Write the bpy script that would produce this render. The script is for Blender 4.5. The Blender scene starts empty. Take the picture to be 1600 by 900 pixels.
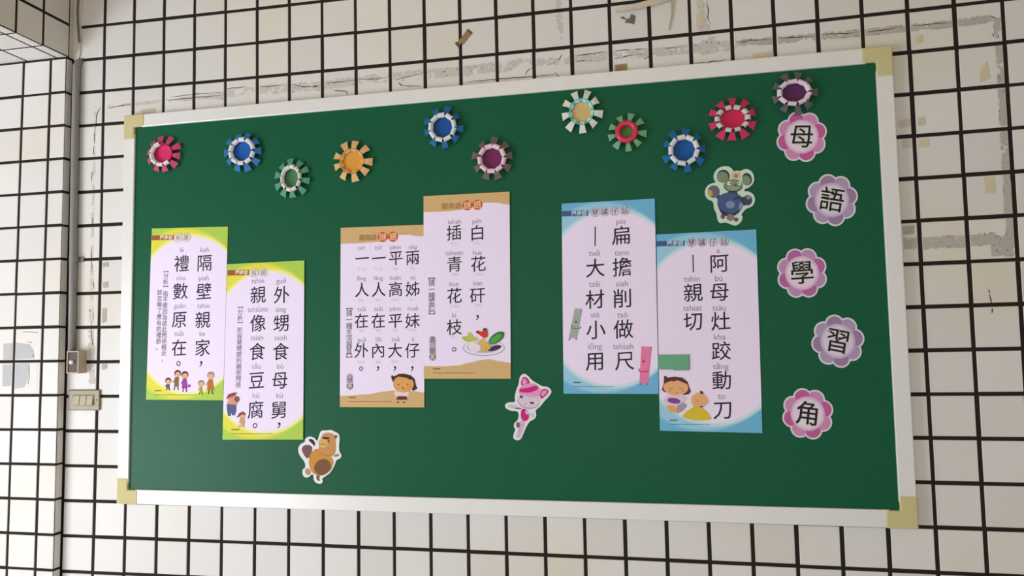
import bpy, bmesh, math, random
from mathutils import Vector, Matrix, noise

# ------------------------------------------------------------------ camera, world, light
random.seed(4)
SC = bpy.context.scene
COL = SC.collection
T = 0.108                      # tile pitch (m)
Z0 = 2.20                      # height of grout row 0
BP = -0.018                    # y of the felt surface of the board
PX_F, PITCH, YAW, ROLL = 1162.86, 0.070967, 0.207479, 0.017879
CAM = Vector((16.25294 * T, -18.74403 * T, -7.621257 * T + Z0))


def cam_axes():
    cx, sx, cy, sy, cz, sz = (math.cos(PITCH), math.sin(PITCH), math.cos(YAW), math.sin(YAW), math.cos(ROLL), math.sin(ROLL))
    yaw = Matrix(((cy, -sy, 0), (sy, cy, 0), (0, 0, 1)))
    pit = Matrix(((1, 0, 0), (0, cx, -sx), (0, sx, cx)))
    rol = Matrix(((cz, 0, sz), (0, 1, 0), (-sz, 0, cz)))
    return yaw @ pit @ rol


MC = cam_axes()
cd = bpy.data.cameras.new('camera')
cd.sensor_fit = 'HORIZONTAL'
cd.sensor_width = 36
cd.lens = PX_F / 1600 * 36
cd.clip_start = 0.05
camo = bpy.data.objects.new('camera', cd)
COL.objects.link(camo)
r_, f_, u_ = MC.col[0], MC.col[1], MC.col[2]
camo.matrix_world = Matrix(((r_.x, u_.x, -f_.x, CAM.x), (r_.y, u_.y, -f_.y, CAM.y), (r_.z, u_.z, -f_.z, CAM.z), (0, 0, 0, 1)))
SC.camera = camo

SC.view_settings.view_transform = 'Standard'
SC.view_settings.look = 'None'
SC.view_settings.exposure = 0.0
SC.view_settings.gamma = 1.0
SC.view_settings.use_curve_mapping = False

wd = bpy.data.worlds.new('world')
SC.world = wd
wd.use_nodes = True
bg = wd.node_tree.nodes['Background']
wn = wd.node_tree                      # pale surroundings: cool bright ground below, warm cream above
wtc = wn.nodes.new('ShaderNodeTexCoord')
wsp = wn.nodes.new('ShaderNodeSeparateXYZ')
wmr = wn.nodes.new('ShaderNodeMapRange')
wmr.inputs['From Min'].default_value = -0.35
wmr.inputs['From Max'].default_value = 0.35
wcr = wn.nodes.new('ShaderNodeValToRGB')
wcr.color_ramp.elements[0].color = (0.98, 1.0, 1.06, 1)
wcr.color_ramp.elements[1].color = (1.0, 0.91, 0.74, 1)
wn.links.new(wtc.outputs['Generated'], wsp.inputs[0])
wn.links.new(wsp.outputs[2], wmr.inputs['Value'])
wn.links.new(wmr.outputs[0], wcr.inputs['Fac'])
wn.links.new(wcr.outputs['Color'], bg.inputs[0])
bg.inputs[1].default_value = 0.36


def area(name, loc, target, sx, sy, power, color):
    l = bpy.data.lights.new(name, 'AREA')
    l.shape = 'RECTANGLE'
    l.size, l.size_y, l.energy, l.color = sx, sy, power, color
    o = bpy.data.objects.new(name, l)
    COL.objects.link(o)
    o.location = loc
    o.rotation_euler = (Vector(target) - Vector(loc)).to_track_quat('-Z', 'Y').to_euler()
    return o


area('window_daylight', (-1.75, -2.3, 0.62), (0.1, 0.0, 0.85), 1.7, 1.5, 79, (0.935, 0.975, 1.06))
area('front_fill', (1.2, -4.2, 1.5), (1.1, 0.0, 1.5), 2.4, 2.0, 24, (0.97, 0.99, 1.0))  # added soft fill from behind the camera; no doorway is known there


# ------------------------------------------------------------------ helpers
def srgb(c):
    return tuple(((v / 255) / 12.92 if v / 255 <= 0.04045 else ((v / 255 + 0.055) / 1.055) ** 2.4) for v in c)


MATS = {}


def mat(name, rgb, rough=0.6, var=0.06, scale=30, bump=0.0, spec=0.3, metal=0.0, coat=0.0, bscale=None):
    """procedural material: base colour broken up by noise, optional noise bump"""
    if name in MATS:
        return MATS[name]
    m = bpy.data.materials.new(name)
    m.use_nodes = True
    nt = m.node_tree
    b = nt.nodes['Principled BSDF']
    c = srgb(rgb)
    tc = nt.nodes.new('ShaderNodeTexCoord')
    nz = nt.nodes.new('ShaderNodeTexNoise')
    nz.inputs['Scale'].default_value = scale
    nz.inputs['Detail'].default_value = 4
    nt.links.new(tc.outputs['Object'], nz.inputs['Vector'])
    mx = nt.nodes.new('ShaderNodeMix')
    mx.data_type = 'RGBA'
    mx.inputs['A'].default_value = (*[v * (1 - var) for v in c], 1)
    mx.inputs['B'].default_value = (*[min(1, v * (1 + var)) for v in c], 1)
    nt.links.new(nz.outputs['Fac'], mx.inputs['Factor'])
    nt.links.new(mx.outputs['Result'], b.inputs['Base Color'])
    b.inputs['Roughness'].default_value = rough
    b.inputs['Specular IOR Level'].default_value = spec
    b.inputs['Metallic'].default_value = metal
    b.inputs['Coat Weight'].default_value = coat
    if bump:
        n2 = nt.nodes.new('ShaderNodeTexNoise')
        n2.inputs['Scale'].default_value = bscale or scale * 4
        nt.links.new(tc.outputs['Object'], n2.inputs['Vector'])
        bp = nt.nodes.new('ShaderNodeBump')
        bp.inputs['Strength'].default_value = bump
        bp.inputs['Distance'].default_value = 0.002
        nt.links.new(n2.outputs['Fac'], bp.inputs['Height'])
        nt.links.new(bp.outputs['Normal'], b.inputs['Normal'])
    MATS[name] = m
    return m


def P(name, rgb):
    """printing ink on paper"""
    return mat('ink_' + name, rgb, rough=0.65, var=0.05, scale=60, spec=0.2)


class MB:
    def __init__(self):
        self.v, self.f, self.m, self.mats = [], [], [], []

    def mi(self, material):
        if material not in self.mats:
            self.mats.append(material)
        return self.mats.index(material)

    def poly(self, pts, material):
        i = len(self.v)
        self.v += [tuple(p) for p in pts]
        self.f.append(tuple(range(i, i + len(pts))))
        self.m.append(self.mi(material))

    def mesh(self, verts, faces, material):
        i = len(self.v)
        self.v += [tuple(p) for p in verts]
        k = self.mi(material)
        for f in faces:
            self.f.append(tuple(a + i for a in f))
            self.m.append(k)

    def prism(self, pts, y0, y1, material, cap_back=True):
        """pts = (x, z) outline, counter-clockwise seen from the room (-y); y1 is the front"""
        n = len(pts)
        ar = sum(pts[i][0] * pts[(i + 1) % n][1] - pts[(i + 1) % n][0] * pts[i][1] for i in range(n))
        if ar < 0:
            pts = pts[::-1]
        vs = [(x, y1, z) for x, z in pts] + [(x, y0, z) for x, z in pts]
        fs = [tuple(range(n))]
        if cap_back:
            fs.append(tuple(range(2 * n - 1, n - 1, -1)))
        for i in range(n):
            j = (i + 1) % n
            fs.append((i, i + n, j + n, j))
        self.mesh(vs, fs, material)

    def box(self, x0, x1, y0, y1, z0, z1, material):
        self.prism([(x0, z0), (x1, z0), (x1, z1), (x0, z1)], y1, y0, material)

    def build(self, name, parent=None, bevel=0.0, segs=2, smooth=False):
        me = bpy.data.meshes.new(name)
        me.from_pydata(self.v, [], self.f)
        for m in self.mats:
            me.materials.append(m)
        me.polygons.foreach_set('material_index', self.m)
        if smooth:
            me.polygons.foreach_set('use_smooth', [True] * len(me.polygons))
        me.update()
        o = bpy.data.objects.new(name, me)
        COL.objects.link(o)
        if parent:
            o.parent = parent
        if bevel:
            b = o.modifiers.new('bevel', 'BEVEL')
            b.width, b.segments, b.limit_method, b.angle_limit = bevel, segs, 'ANGLE', math.radians(40)
        return o


def tag(o, label, cat, group=None, kind=None):
    if label:
        o['label'] = label
    if cat:
        o['category'] = cat
    if group:
        o['group'] = group
    if kind:
        o['kind'] = kind
    return o


def empty(name, loc=(0, 0, 0)):
    o = bpy.data.objects.new(name, None)
    o.empty_display_size = 0.05
    o.location = loc
    COL.objects.link(o)
    return o


def ray(px, py):
    return MC @ Vector(((px - 800) / PX_F, 1, -(py - 450) / PX_F))


def at(px, py, y=0.0):
    """the point of the plane y seen at a pixel of the photograph -> (x, z)"""
    d = ray(px, py)
    t = (y - CAM.y) / d.y
    q = CAM + d * t
    return (q.x, q.z)


GLY = {}


def glyph(ch, bold=0.0):
    k = (ch, bold)
    if k not in GLY:
        cu = bpy.data.curves.new('g', 'FONT')
        cu.body = ch
        cu.size = 1.0
        cu.resolution_u = 3
        cu.offset = bold
        o = bpy.data.objects.new('g', cu)
        COL.objects.link(o)
        bpy.context.view_layer.update()
        me = bpy.data.meshes.new_from_object(o.evaluated_get(bpy.context.evaluated_depsgraph_get()))
        vs = [(v.co.x, v.co.y) for v in me.vertices]
        fs = [tuple(p.vertices) for p in me.polygons if p.normal.z > -0.5]
        bpy.data.objects.remove(o)
        bpy.data.curves.remove(cu)
        bpy.data.meshes.remove(me)
        GLY[k] = (vs, fs)
    return GLY[k]


def glyph_box(ch):
    vs, _ = glyph(ch)
    xs = [v[0] for v in vs]
    ys = [v[1] for v in vs]
    return min(xs), max(xs), min(ys), max(ys)


_b = glyph_box('國')
CJK_CX, CJK_CY, CJK_S = (_b[0] + _b[1]) / 2, (_b[2] + _b[3]) / 2, 0.92 / (_b[3] - _b[2])

# ------------------------------------------------------------------ the tiled room shell
WX = [0.0376, -0.0559, -0.0191, -0.0451, 0.0072, -0.0092, 0.0618, 0.039, 0.0139, 0.0004]
WZ = [-0.025, -0.0054, -0.0471, 0.0234, 0.0088, 0.0283, 0.0121, 0.0601, -0.0013, 0.0028]


def uneven(v, r):
    """the tiler's drift from a perfect grid, in tiles"""
    a = (min(max(v, -1), 25) - 12) / 12
    b = (-min(max(r, -2), 15) + 7) / 7
    t = (1, a, b, a * a, a * b, b * b, a ** 3, a * a * b, a * b * b, b ** 3)
    return sum(c * q for c, q in zip(WX, t)), sum(c * q for c, q in zip(WZ, t))


def tile_material():
    m = bpy.data.materials.new('white_glazed_tile')
    m.use_nodes = True
    nt = m.node_tree
    b = nt.nodes['Principled BSDF']
    geo = nt.nodes.new('ShaderNodeNewGeometry')
    tc = nt.nodes.new('ShaderNodeTexCoord')
    cr = nt.nodes.new('ShaderNodeValToRGB')
    cr.color_ramp.elements[0].color = (*srgb((218, 214, 208)), 1)
    cr.color_ramp.elements[1].color = (*srgb((227, 224, 218)), 1)
    nt.links.new(geo.outputs['Random Per Island'], cr.inputs['Fac'])
    nz = nt.nodes.new('ShaderNodeTexNoise')
    nz.inputs['Scale'].default_value = 2.3
    nz.inputs['Detail'].default_value = 6
    nt.links.new(tc.outputs['Object'], nz.inputs['Vector'])
    mp = nt.nodes.new('ShaderNodeMapRange')
    mp.inputs['From Min'].default_value = 0.5
    mp.inputs['From Max'].default_value = 0.75
    nt.links.new(nz.outputs['Fac'], mp.inputs['Value'])
    mx = nt.nodes.new('ShaderNodeMix')
    mx.data_type = 'RGBA'
    mx.inputs['B'].default_value = (*srgb((222, 210, 178)), 1)
    nt.links.new(cr.outputs['Color'], mx.inputs['A'])
    sc = nt.nodes.new('ShaderNodeMath')
    sc.operation = 'MULTIPLY'
    sc.inputs[1].default_value = 0.6
    nt.links.new(mp.outputs['Result'], sc.inputs[0])
    nt.links.new(sc.outputs[0], mx.inputs['Factor'])
    nt.links.new(mx.outputs['Result'], b.inputs['Base Color'])
    b.inputs['Roughness'].default_value = 0.45
    b.inputs['Specular IOR Level'].default_value = 0.35
    return m


TILE = tile_material()
GROUT = mat('black_grout', (38, 30, 26), rough=0.9, var=0.35, scale=90, bump=0.4)
PLASTER = mat('old_plaster', (212, 206, 193), rough=0.9, var=0.12, scale=14, bump=0.3)


def tile_field(mb, place, us, ws, g=0.045, inset=0.012, depth=0.0016):
    """raised tiles between the grid lines us x ws (in tiles); place(u, w, depth) -> 3D point"""
    for i in range(len(us) - 1):
        for j in range(len(ws) - 1):
            u0, u1, w0, w1 = us[i] + g, us[i + 1] - g, ws[j] + g, ws[j + 1] - g
            if u1 - u0 < 0.02 or w1 - w0 < 0.02:
                continue
            jt = [random.uniform(-0.007, 0.007) for _ in range(4)]
            u0 += jt[0]; u1 += jt[1]; w0 += jt[2]; w1 += jt[3]
            vs = [place(u0, w0, 0.0004), place(u1, w0, 0.0004), place(u1, w1, 0.0004), place(u0, w1, 0.0004)]
            k = min(inset, (u1 - u0) * .2)
            vs += [place(u0 + k, w0 + k, depth), place(u1 - k, w0 + k, depth), place(u1 - k, w1 - k, depth), place(u0 + k, w1 - k, depth)]
            mb.mesh(vs, [(4, 5, 6, 7), (0, 1, 5, 4), (1, 2, 6, 5), (2, 3, 7, 6), (3, 0, 4, 7)], TILE)


XC = -1.10                      # corner with the pillar, in tiles
PD = 0.285 * T                  # how far the pillar stands out
TOP = Z0 + 6 * T
BOT_R = 20                      # last row; the floor is at its foot
ZF = Z0 - BOT_R * T - 0.04

# back wall
w = MB()
XR = 33


def on_wall(u, r, d):
    dx, dz = uneven(u, r)
    if u < -0.6:
        dx *= max(0.0, (u - XC) / 0.5)
    return ((u + dx) * T, 0.0016 - d, (-r + dz) * T + Z0)


w.mesh([(XC * T, 0.0016, ZF), (XR * T, 0.0016, ZF), (XR * T, 0.0016, TOP), (XC * T, 0.0016, TOP)], [(0, 1, 2, 3)], GROUT)
w.mesh([(XC * T, 0.12, ZF), (XR * T, 0.12, ZF), (XR * T, 0.12, TOP), (XC * T, 0.12, TOP)], [(3, 2, 1, 0)], PLASTER)
cols = [XC + 0.0] + list(range(0, XR + 1))
tile_field(w, on_wall, cols, [-r for r in range(5, 0, -1)] + list(range(0, BOT_R + 1)))
w.mesh([(-2.6, 0.0016, ZF), (-0.7, 0.0016, ZF), (-0.7, 0.0016, TOP), (-2.6, 0.0016, TOP)], [(0, 1, 2, 3)], GROUT)
w.mesh([(-2.6, 0.12, ZF), (XC * T, 0.12, ZF), (XC * T, 0.12, TOP), (-2.6, 0.12, TOP)], [(3, 2, 1, 0)], PLASTER)
tile_field(w, lambda u, r, d: (u * T, 0.0016 - d, -r * T + Z0), [-24 + k for k in range(17)] + [-6.65], [-r for r in range(5, 0, -1)] + list(range(0, BOT_R + 1)))
o = w.build('wall_back')
tag(o, None, None, kind='structure')

# pillar on the left: front face and the narrow return next to the wall
w = MB()
XL = XC - 5.55


def on_pillar(u, r, d):
    z = -r + 0.115 * (max(r, 0) / 14.0) ** 2
    sh = -0.07 * (min(max(r, 0), 15) / 14.0) * min(1.0, (XC - u) / 0.5)
    return ((u + sh) * T, -PD - d + 0.0016, z * T + Z0)


def on_return(u, r, d):
    z = -r + 0.115 * (max(r, 0) / 14.0) ** 2
    return (XC * T + d - 0.0016, -u * T, z * T + Z0)


w.box(XL * T, XC * T - 0.0016, -PD + 0.0016, 0.12, ZF, Z0 + 1.08 * T, GROUT)
rows = [-1.06] + list(range(0, BOT_R + 1))
tile_field(w, on_pillar, [XC - 5.54, XC - 4.54, XC - 3.54, XC - 2.54 + 0.02, XC - 1.5, XC - 0.535, XC + 0.035], [-1.06] + list(range(0, BOT_R + 1)), g=0.04)
tile_field(w, on_return, [0.0, 0.285], rows, g=0.035)
o = w.build('pillar')
tag(o, None, None, kind='structure')

# overhead beam running out from the pillar towards the viewer
w = MB()
ZB = Z0 + 1.08 * T
YB = -34 * T
w.box(XL * T, XC * T - 0.0016, YB, 0.118, ZB + 0.0016, TOP, GROUT)


def on_beam_side(y, z, d):
    return (XC * T + d - 0.0016, y * T, z * T + Z0)


def on_beam_under(x, y, d):
    return (x * T, y * T, ZB + 0.0016 - d)


ys = [-0.285 - 0.9 * 0 - 0.91 * k for k in range(0, 36)][::-1]
ys = [-0.2 - 0.91 * k for k in range(1, 36)][::-1] + [-0.16]
tile_field(w, on_beam_side, ys, [1.08 + 1.01 * k for k in range(0, 6)], g=0.04)
tile_field(w, lambda a, b, d: on_beam_under(a, b, d), [XC - 5.54, XC - 4.54, XC - 3.44, XC - 2.42, XC - 1.4, XC - 0.36, XC + 0.02], ys, g=0.035)
o = w.build('beam')
tag(o, None, None, kind='structure')

# bare plaster strip in the corner above the pipe
w = MB()
a0, a1 = at(109, 0), at(131, 0)
prof = []
pts = [(109, -40), (109, 60), (109, 84), (112, 92), (119, 97), (124, 93), (127, 84), (126, 60), (128, 30), (131, 0), (131, -40)]
w.prism([(max(q[0], XC * T + 0.0005), q[1]) for q in [at(*p) for p in pts]], 0.001, -0.0045, PLASTER)
w.box(XC * T - 0.0018, XC * T + 0.0012, -0.158 * T, -0.0046, ZB + 0.002, TOP, PLASTER)
o = w.build('trim_1')
tag(o, None, None, kind='structure')

fl = MB()
CONC = mat('grey_terrazzo', (220, 220, 232), rough=0.5, var=0.15, scale=60)
fl.box(-2.6, XR * T, -5.2, 0.12, ZF - 0.1, ZF, CONC)
o = fl.build('floor')
tag(o, None, None, kind='structure')
ce = MB()
ce.box(-2.6, XR * T, -5.2, 0.12, TOP, TOP + 0.1, mat('cream_ceiling_paint', (220, 200, 158), rough=0.9))
o = ce.build('ceiling')
tag(o, None, None, kind='structure')

# ------------------------------------------------------------------ the notice board
BX0, BX1, BZ0, BZ1 = 0.0955, 2.3295, Z0 - 1.2952, Z0 - 0.0930       # outside of the frame
GX0, GX1, GZ0, GZ1 = 0.1345, 2.2888, Z0 - 1.2511, Z0 - 0.1340       # felt
ALU = mat('white_anodised_aluminium', (234, 232, 227), rough=0.36, var=0.03, spec=0.5, metal=0.12)
CAP = mat('yellowed_cream_plastic', (206, 196, 142), rough=0.85, var=0.06, scale=20)


def felt():
    m = mat('green_felt', (15, 89, 58), rough=0.4, var=0.2, scale=260, bump=0.10, spec=0.16, bscale=900)
    b = m.node_tree.nodes['Principled BSDF']
    b.inputs['Sheen Weight'].default_value = 0.1
    b.inputs['Sheen Roughness'].default_value = 0.5
    b.inputs['Sheen Tint'].default_value = (0.6, 0.9, 0.85, 1)
    return m


board = empty('notice_board', ((BX0 + BX1) / 2, 0, BZ0))
tag(board, 'large green felt notice board in a white metal frame with cream corners', 'notice board')
INV = Matrix.Translation((-board.location.x, 0, -board.location.z))


def child(o, root):
    o.parent = root
    o.matrix_parent_inverse = Matrix.Translation(root.location).inverted()
    return o


m = MB()
m.box(GX0 - 0.012, GX1 + 0.012, BP, -0.002, GZ0 - 0.012, GZ1 + 0.012, felt())
child(m.build('felt_panel'), board)
FY = -0.0245


def rail(x0, x1, z0, z1):
    m = MB()
    m.box(x0, x1, FY, -0.0015, z0, z1, ALU)
    return child(m.build('frame_rail', bevel=0.0022), board)


CL = 0.066
rail(BX0 + CL - .004, BX1 - CL + .004, GZ1, BZ1 - 0.001)
rail(BX0 + CL - .004, BX1 - CL + .004, BZ0 + 0.001, GZ0)
rail(BX0 + 0.001, GX0, BZ0 + CL - .004, BZ1 - CL + .004)
rail(GX1, BX1 - 0.001, BZ0 + CL - .004, BZ1 - CL + .004)
for cx, cz, sx, sz in ((BX0, BZ1, 1, -1), (BX1, BZ1, -1, -1), (BX0, BZ0, 1, 1), (BX1, BZ0, -1, 1)):
    fw = abs((GX0 - BX0) if sx > 0 else (BX1 - GX1)) - 0.0015
    fh = abs((GZ0 - BZ0) if sz > 0 else (BZ1 - GZ1)) - 0.0015
    L, LV = 0.072, 0.078
    m = MB()
    m.prism([(cx, cz), (cx + sx * L, cz), (cx + sx * L, cz + sz * fh), (cx + sx * fw, cz + sz * fh), (cx + sx * fw, cz + sz * LV), (cx, cz + sz * LV)], -0.001, FY - 0.0018, CAP)
    child(m.build('corner_cap', bevel=0.0035, segs=3), board)

# ------------------------------------------------------------------ posters
LAV = (244, 229, 252)


class Poster:
    def __init__(self, name, label, corners, base, layer, group):
        self.c = [at(x, y, BP - 0.002) for x, y in corners]     # TL TR BR BL -> (x, z)
        self.base = BP - 0.0012 - layer * 0.0016
        cx = sum(p[0] for p in self.c) / 4
        cz = sum(p[1] for p in self.c) / 4
        self.W = ((self.c[1][0] - self.c[0][0]) + (self.c[2][0] - self.c[3][0])) / 2
        self.H = ((self.c[0][1] - self.c[3][1]) + (self.c[1][1] - self.c[2][1])) / 2
        self.root = empty(name, (cx, self.base, cz))
        tag(self.root, label, 'poster', group)
        self.ph = layer * 1.7 + cx * 5
        nu, nv = 18, 34
        vs, fs = [], []
        for k, back in ((0.0, 0), (-0.0003, 1)):
            for j in range(nv + 1):
                for i in range(nu + 1):
                    vs.append(self.pt(i / nu, j / nv, k))
        n = (nu + 1) * (nv + 1)
        ix = lambda i, j: j * (nu + 1) + i
        for j in range(nv):
            for i in range(nu):
                a, b, c, d = ix(i, j), ix(i + 1, j), ix(i + 1, j + 1), ix(i, j + 1)
                fs.append((d, c, b, a))
                fs.append((a + n, b + n, c + n, d + n))
        for i in range(nu):
            fs.append((ix(i, 0), ix(i + 1, 0), ix(i + 1, 0) + n, ix(i, 0) + n))
            fs.append((ix(i + 1, nv), ix(i, nv), ix(i, nv) + n, ix(i + 1, nv) + n))
        for j in range(nv):
            fs.append((ix(0, j + 1), ix(0, j), ix(0, j) + n, ix(0, j + 1) + n))
            fs.append((ix(nu, j), ix(nu, j + 1), ix(nu, j + 1) + n, ix(nu, j) + n))
        m = MB()
        m.mesh(vs, fs, base)
        o = m.build('sheet')
        uvl = o.data.uv_layers.new(name='print')
        for lp in o.data.loops:
            k = lp.vertex_index % n
            uvl.data[lp.index].uv = ((k % (nu + 1)) / nu, 1 - (k // (nu + 1)) / nv)
        child(o, self.root)

    def xz(self, u, v):
        a, b, c, d = self.c
        f = lambda k: (a[k] * (1 - u) + b[k] * u) * (1 - v) + (d[k] * (1 - u) + c[k] * u) * v
        return f(0), f(1)

    def pt(self, u, v, h=0.0):
        x, z = self.xz(u, v)
        w_ = 0.00035 * math.sin(u * 3.0 + self.ph) * math.sin(v * 3.6 + self.ph * .7)
        return (x, self.base - 0.0009 - w_ - h * 1.5, z)

    def uv(self, px, py):
        X, Z = at(px, py, self.base - 0.0009)
        u = v = 0.5
        for _ in range(6):
            x, z = self.xz(u, v)
            x1, z1 = self.xz(u + 1e-3, v)
            x2, z2 = self.xz(u, v + 1e-3)
            a, b, c, d = (x1 - x) / 1e-3, (x2 - x) / 1e-3, (z1 - z) / 1e-3, (z2 - z) / 1e-3
            det = a * d - b * c
            ex, ez = X - x, Z - z
            u += (ex * d - b * ez) / det
            v += (a * ez - c * ex) / det
        return u, v

    # --- printing
    def char(self, mb, ch, px, py, em, ink, bold=0.0, shear=0.05, h=0.00016, center=False, rot=0.0):
        u, v = self.uv(px, py)
        vs, fs = glyph(ch, bold)
        if not vs:
            return
        ccx, ccy = CJK_CX, CJK_CY
        if center:
            xs = [q[0] for q in vs]
            ys = [q[1] for q in vs]
            ccx, ccy = (min(xs) + max(xs)) / 2, (min(ys) + max(ys)) / 2
        s = em * CJK_S
        out = []
        cr, sr = math.cos(rot), math.sin(rot)
        for x, y in vs:
            dx, dy = (x - ccx) * s, (y - ccy) * s
            dx, dy = dx * cr - dy * sr, dx * sr + dy * cr
            dy += shear * dx
            out.append(self.pt(u + dx / self.W, v - dy / self.H, h))
        mb.mesh(out, fs, ink)

    def column(self, mb, text, p0, p1, em, ink, **k):
        n = len(text)
        for i, ch in enumerate(text):
            t = i / max(1, n - 1)
            self.char(mb, ch, p0[0] + (p1[0] - p0[0]) * t, p0[1] + (p1[1] - p0[1]) * t, em, ink, **k)

    def word(self, mb, text, px, py, em, ink, h=0.00016):
        u, v = self.uv(px, py)
        marks = []
        base = ''
        for ch in text:
            if ch in '\u030d\u0304':
                marks.append((len(base) - 1, ch))
            else:
                base += ch
        vs, fs = glyph(base)
        vs, fs = list(vs), list(fs)
        xs = [q[0] for q in vs]
        cx = (min(xs) + max(xs)) / 2
        for k_, ch in marks:            # tone marks the type lacks: a tick or a bar over its letter
            g1 = max(q[0] for q in glyph(base[:k_ + 1])[0])
            g0 = max([q[0] for q in glyph(base[:k_])[0]] or [0.0])
            mx = (g0 + g1) / 2 + 0.03
            hw, y0_, y1_ = (0.035, 0.62, 0.82) if ch == '\u030d' else (0.16, 0.66, 0.73)
            n_ = len(vs)
            vs += [(mx - hw, y0_), (mx + hw, y0_), (mx + hw, y1_), (mx - hw, y1_)]
            fs.append((n_, n_ + 1, n_ + 2, n_ + 3))
        em *= 0.92
        out = [self.pt(u + (x - cx) * em / self.W, v - (y - 0.22) * em / self.H, h) for x, y in vs]
        mb.mesh(out, fs, ink)

    def shape(self, mb, pts, ink, h=0.0003):
        uvs = [self.uv(*p) for p in pts]
        uvs = clip01(uvs)
        if len(uvs) < 3:
            return
        ps = [self.pt(u, v, h) for u, v in uvs]
        n = len(ps)
        ar = sum(ps[i][0] * ps[(i + 1) % n][2] - ps[(i + 1) % n][0] * ps[i][2] for i in range(n))
        mb.poly(ps if ar > 0 else ps[::-1], ink)

    def ell(self, mb, cx, cy, rx, ry, ink, h=0.0003, rot=0.0, n=28):
        self.shape(mb, ell_pts(cx, cy, rx, ry, rot, n), ink, h)

    def ring(self, mb, cx, cy, rx, ry, wd_, ink, h=0.0003):
        a = [self.pt(*self.uv(*p), h) for p in ell_pts(cx, cy, rx, ry, 0, 32)]
        b = [self.pt(*self.uv(*p), h) for p in ell_pts(cx, cy, rx - wd_, ry - wd_, 0, 32)]
        n = len(a)
        mb.mesh(a + b, [(i, n + i, n + (i + 1) % n, (i + 1) % n) for i in range(n)], ink)

    def strip(self, mb, edge, to_v, ink, h=0.0001):
        """band between a wavy edge (pixels, left to right) and the poster's top (0) or foot (1)"""
        es = [self.uv(*p) for p in edge]
        es[0] = (0.0, es[0][1])
        es[-1] = (1.0, es[-1][1])
        nu, nv = 26, 5
        vs, fs = [], []
        for i in range(nu + 1):
            u = i / nu
            for k in range(len(es) - 1):
                if es[k][0] <= u <= es[k + 1][0] + 1e-6:
                    t = (u - es[k][0]) / max(1e-6, es[k + 1][0] - es[k][0])
                    t = t * t * (3 - 2 * t)
                    ve = es[k][1] * (1 - t) + es[k + 1][1] * t
                    break
            for j in range(nv + 1):
                vs.append(self.pt(u, ve + (to_v - ve) * j / nv, h))
        for i in range(nu):
            for j in range(nv):
                a = i * (nv + 1) + j
                q = (a, a + nv + 1, a + nv + 2, a + 1)
                fs.append(q if to_v > 0.5 else q[::-1])
        fs = [q[::-1] for q in fs]
        mb.mesh(vs, fs, ink)

    def done(self, mb, name, label=None):
        o = mb.build(name)
        child(o, self.root)
        if label:
            o['label'] = label
        return o

    def footer(self, mb, x, y, dark):
        """the few unreadable lines of print at the foot"""
        rnd = random.Random(int(x * 7))
        def run(px, py, n, hgt, ink):
            q = px
            for _ in range(n):
                wdt = rnd.uniform(1.0, 2.2)
                self.shape(mb, [(q, py - hgt / 2), (q + wdt, py - hgt / 2), (q + wdt, py + hgt / 2), (q, py + hgt / 2)], ink, h=0.00035)
                q += wdt + 0.35
        run(x, y, 6, 1.7, dark)
        run(x, y + 6.5, 34, 0.8, dark)


def ell_pts(cx, cy, rx, ry, rot=0.0, n=28):
    c, s = math.cos(rot), math.sin(rot)
    out = []
    for i in range(n):
        a = 2 * math.pi * i / n
        x, y = rx * math.cos(a), ry * math.sin(a)
        out.append((cx + x * c - y * s, cy + x * s + y * c))
    return out


def clip01(p):
    for ax, lim, sg in ((0, 0.0, 1), (0, 1.0, -1), (1, 0.0, 1), (1, 1.0, -1)):
        o = []
        for i in range(len(p)):
            a, b = p[i], p[(i + 1) % len(p)]
            da, db = (a[ax] - lim) * sg, (b[ax] - lim) * sg
            if da >= 0:
                o.append(a)
            if (da >= 0) != (db >= 0):
                t = da / (da - db)
                o.append((a[0] + (b[0] - a[0]) * t, a[1] + (b[1] - a[1]) * t))
        p = o
        if not p:
            return p
    return p


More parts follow.
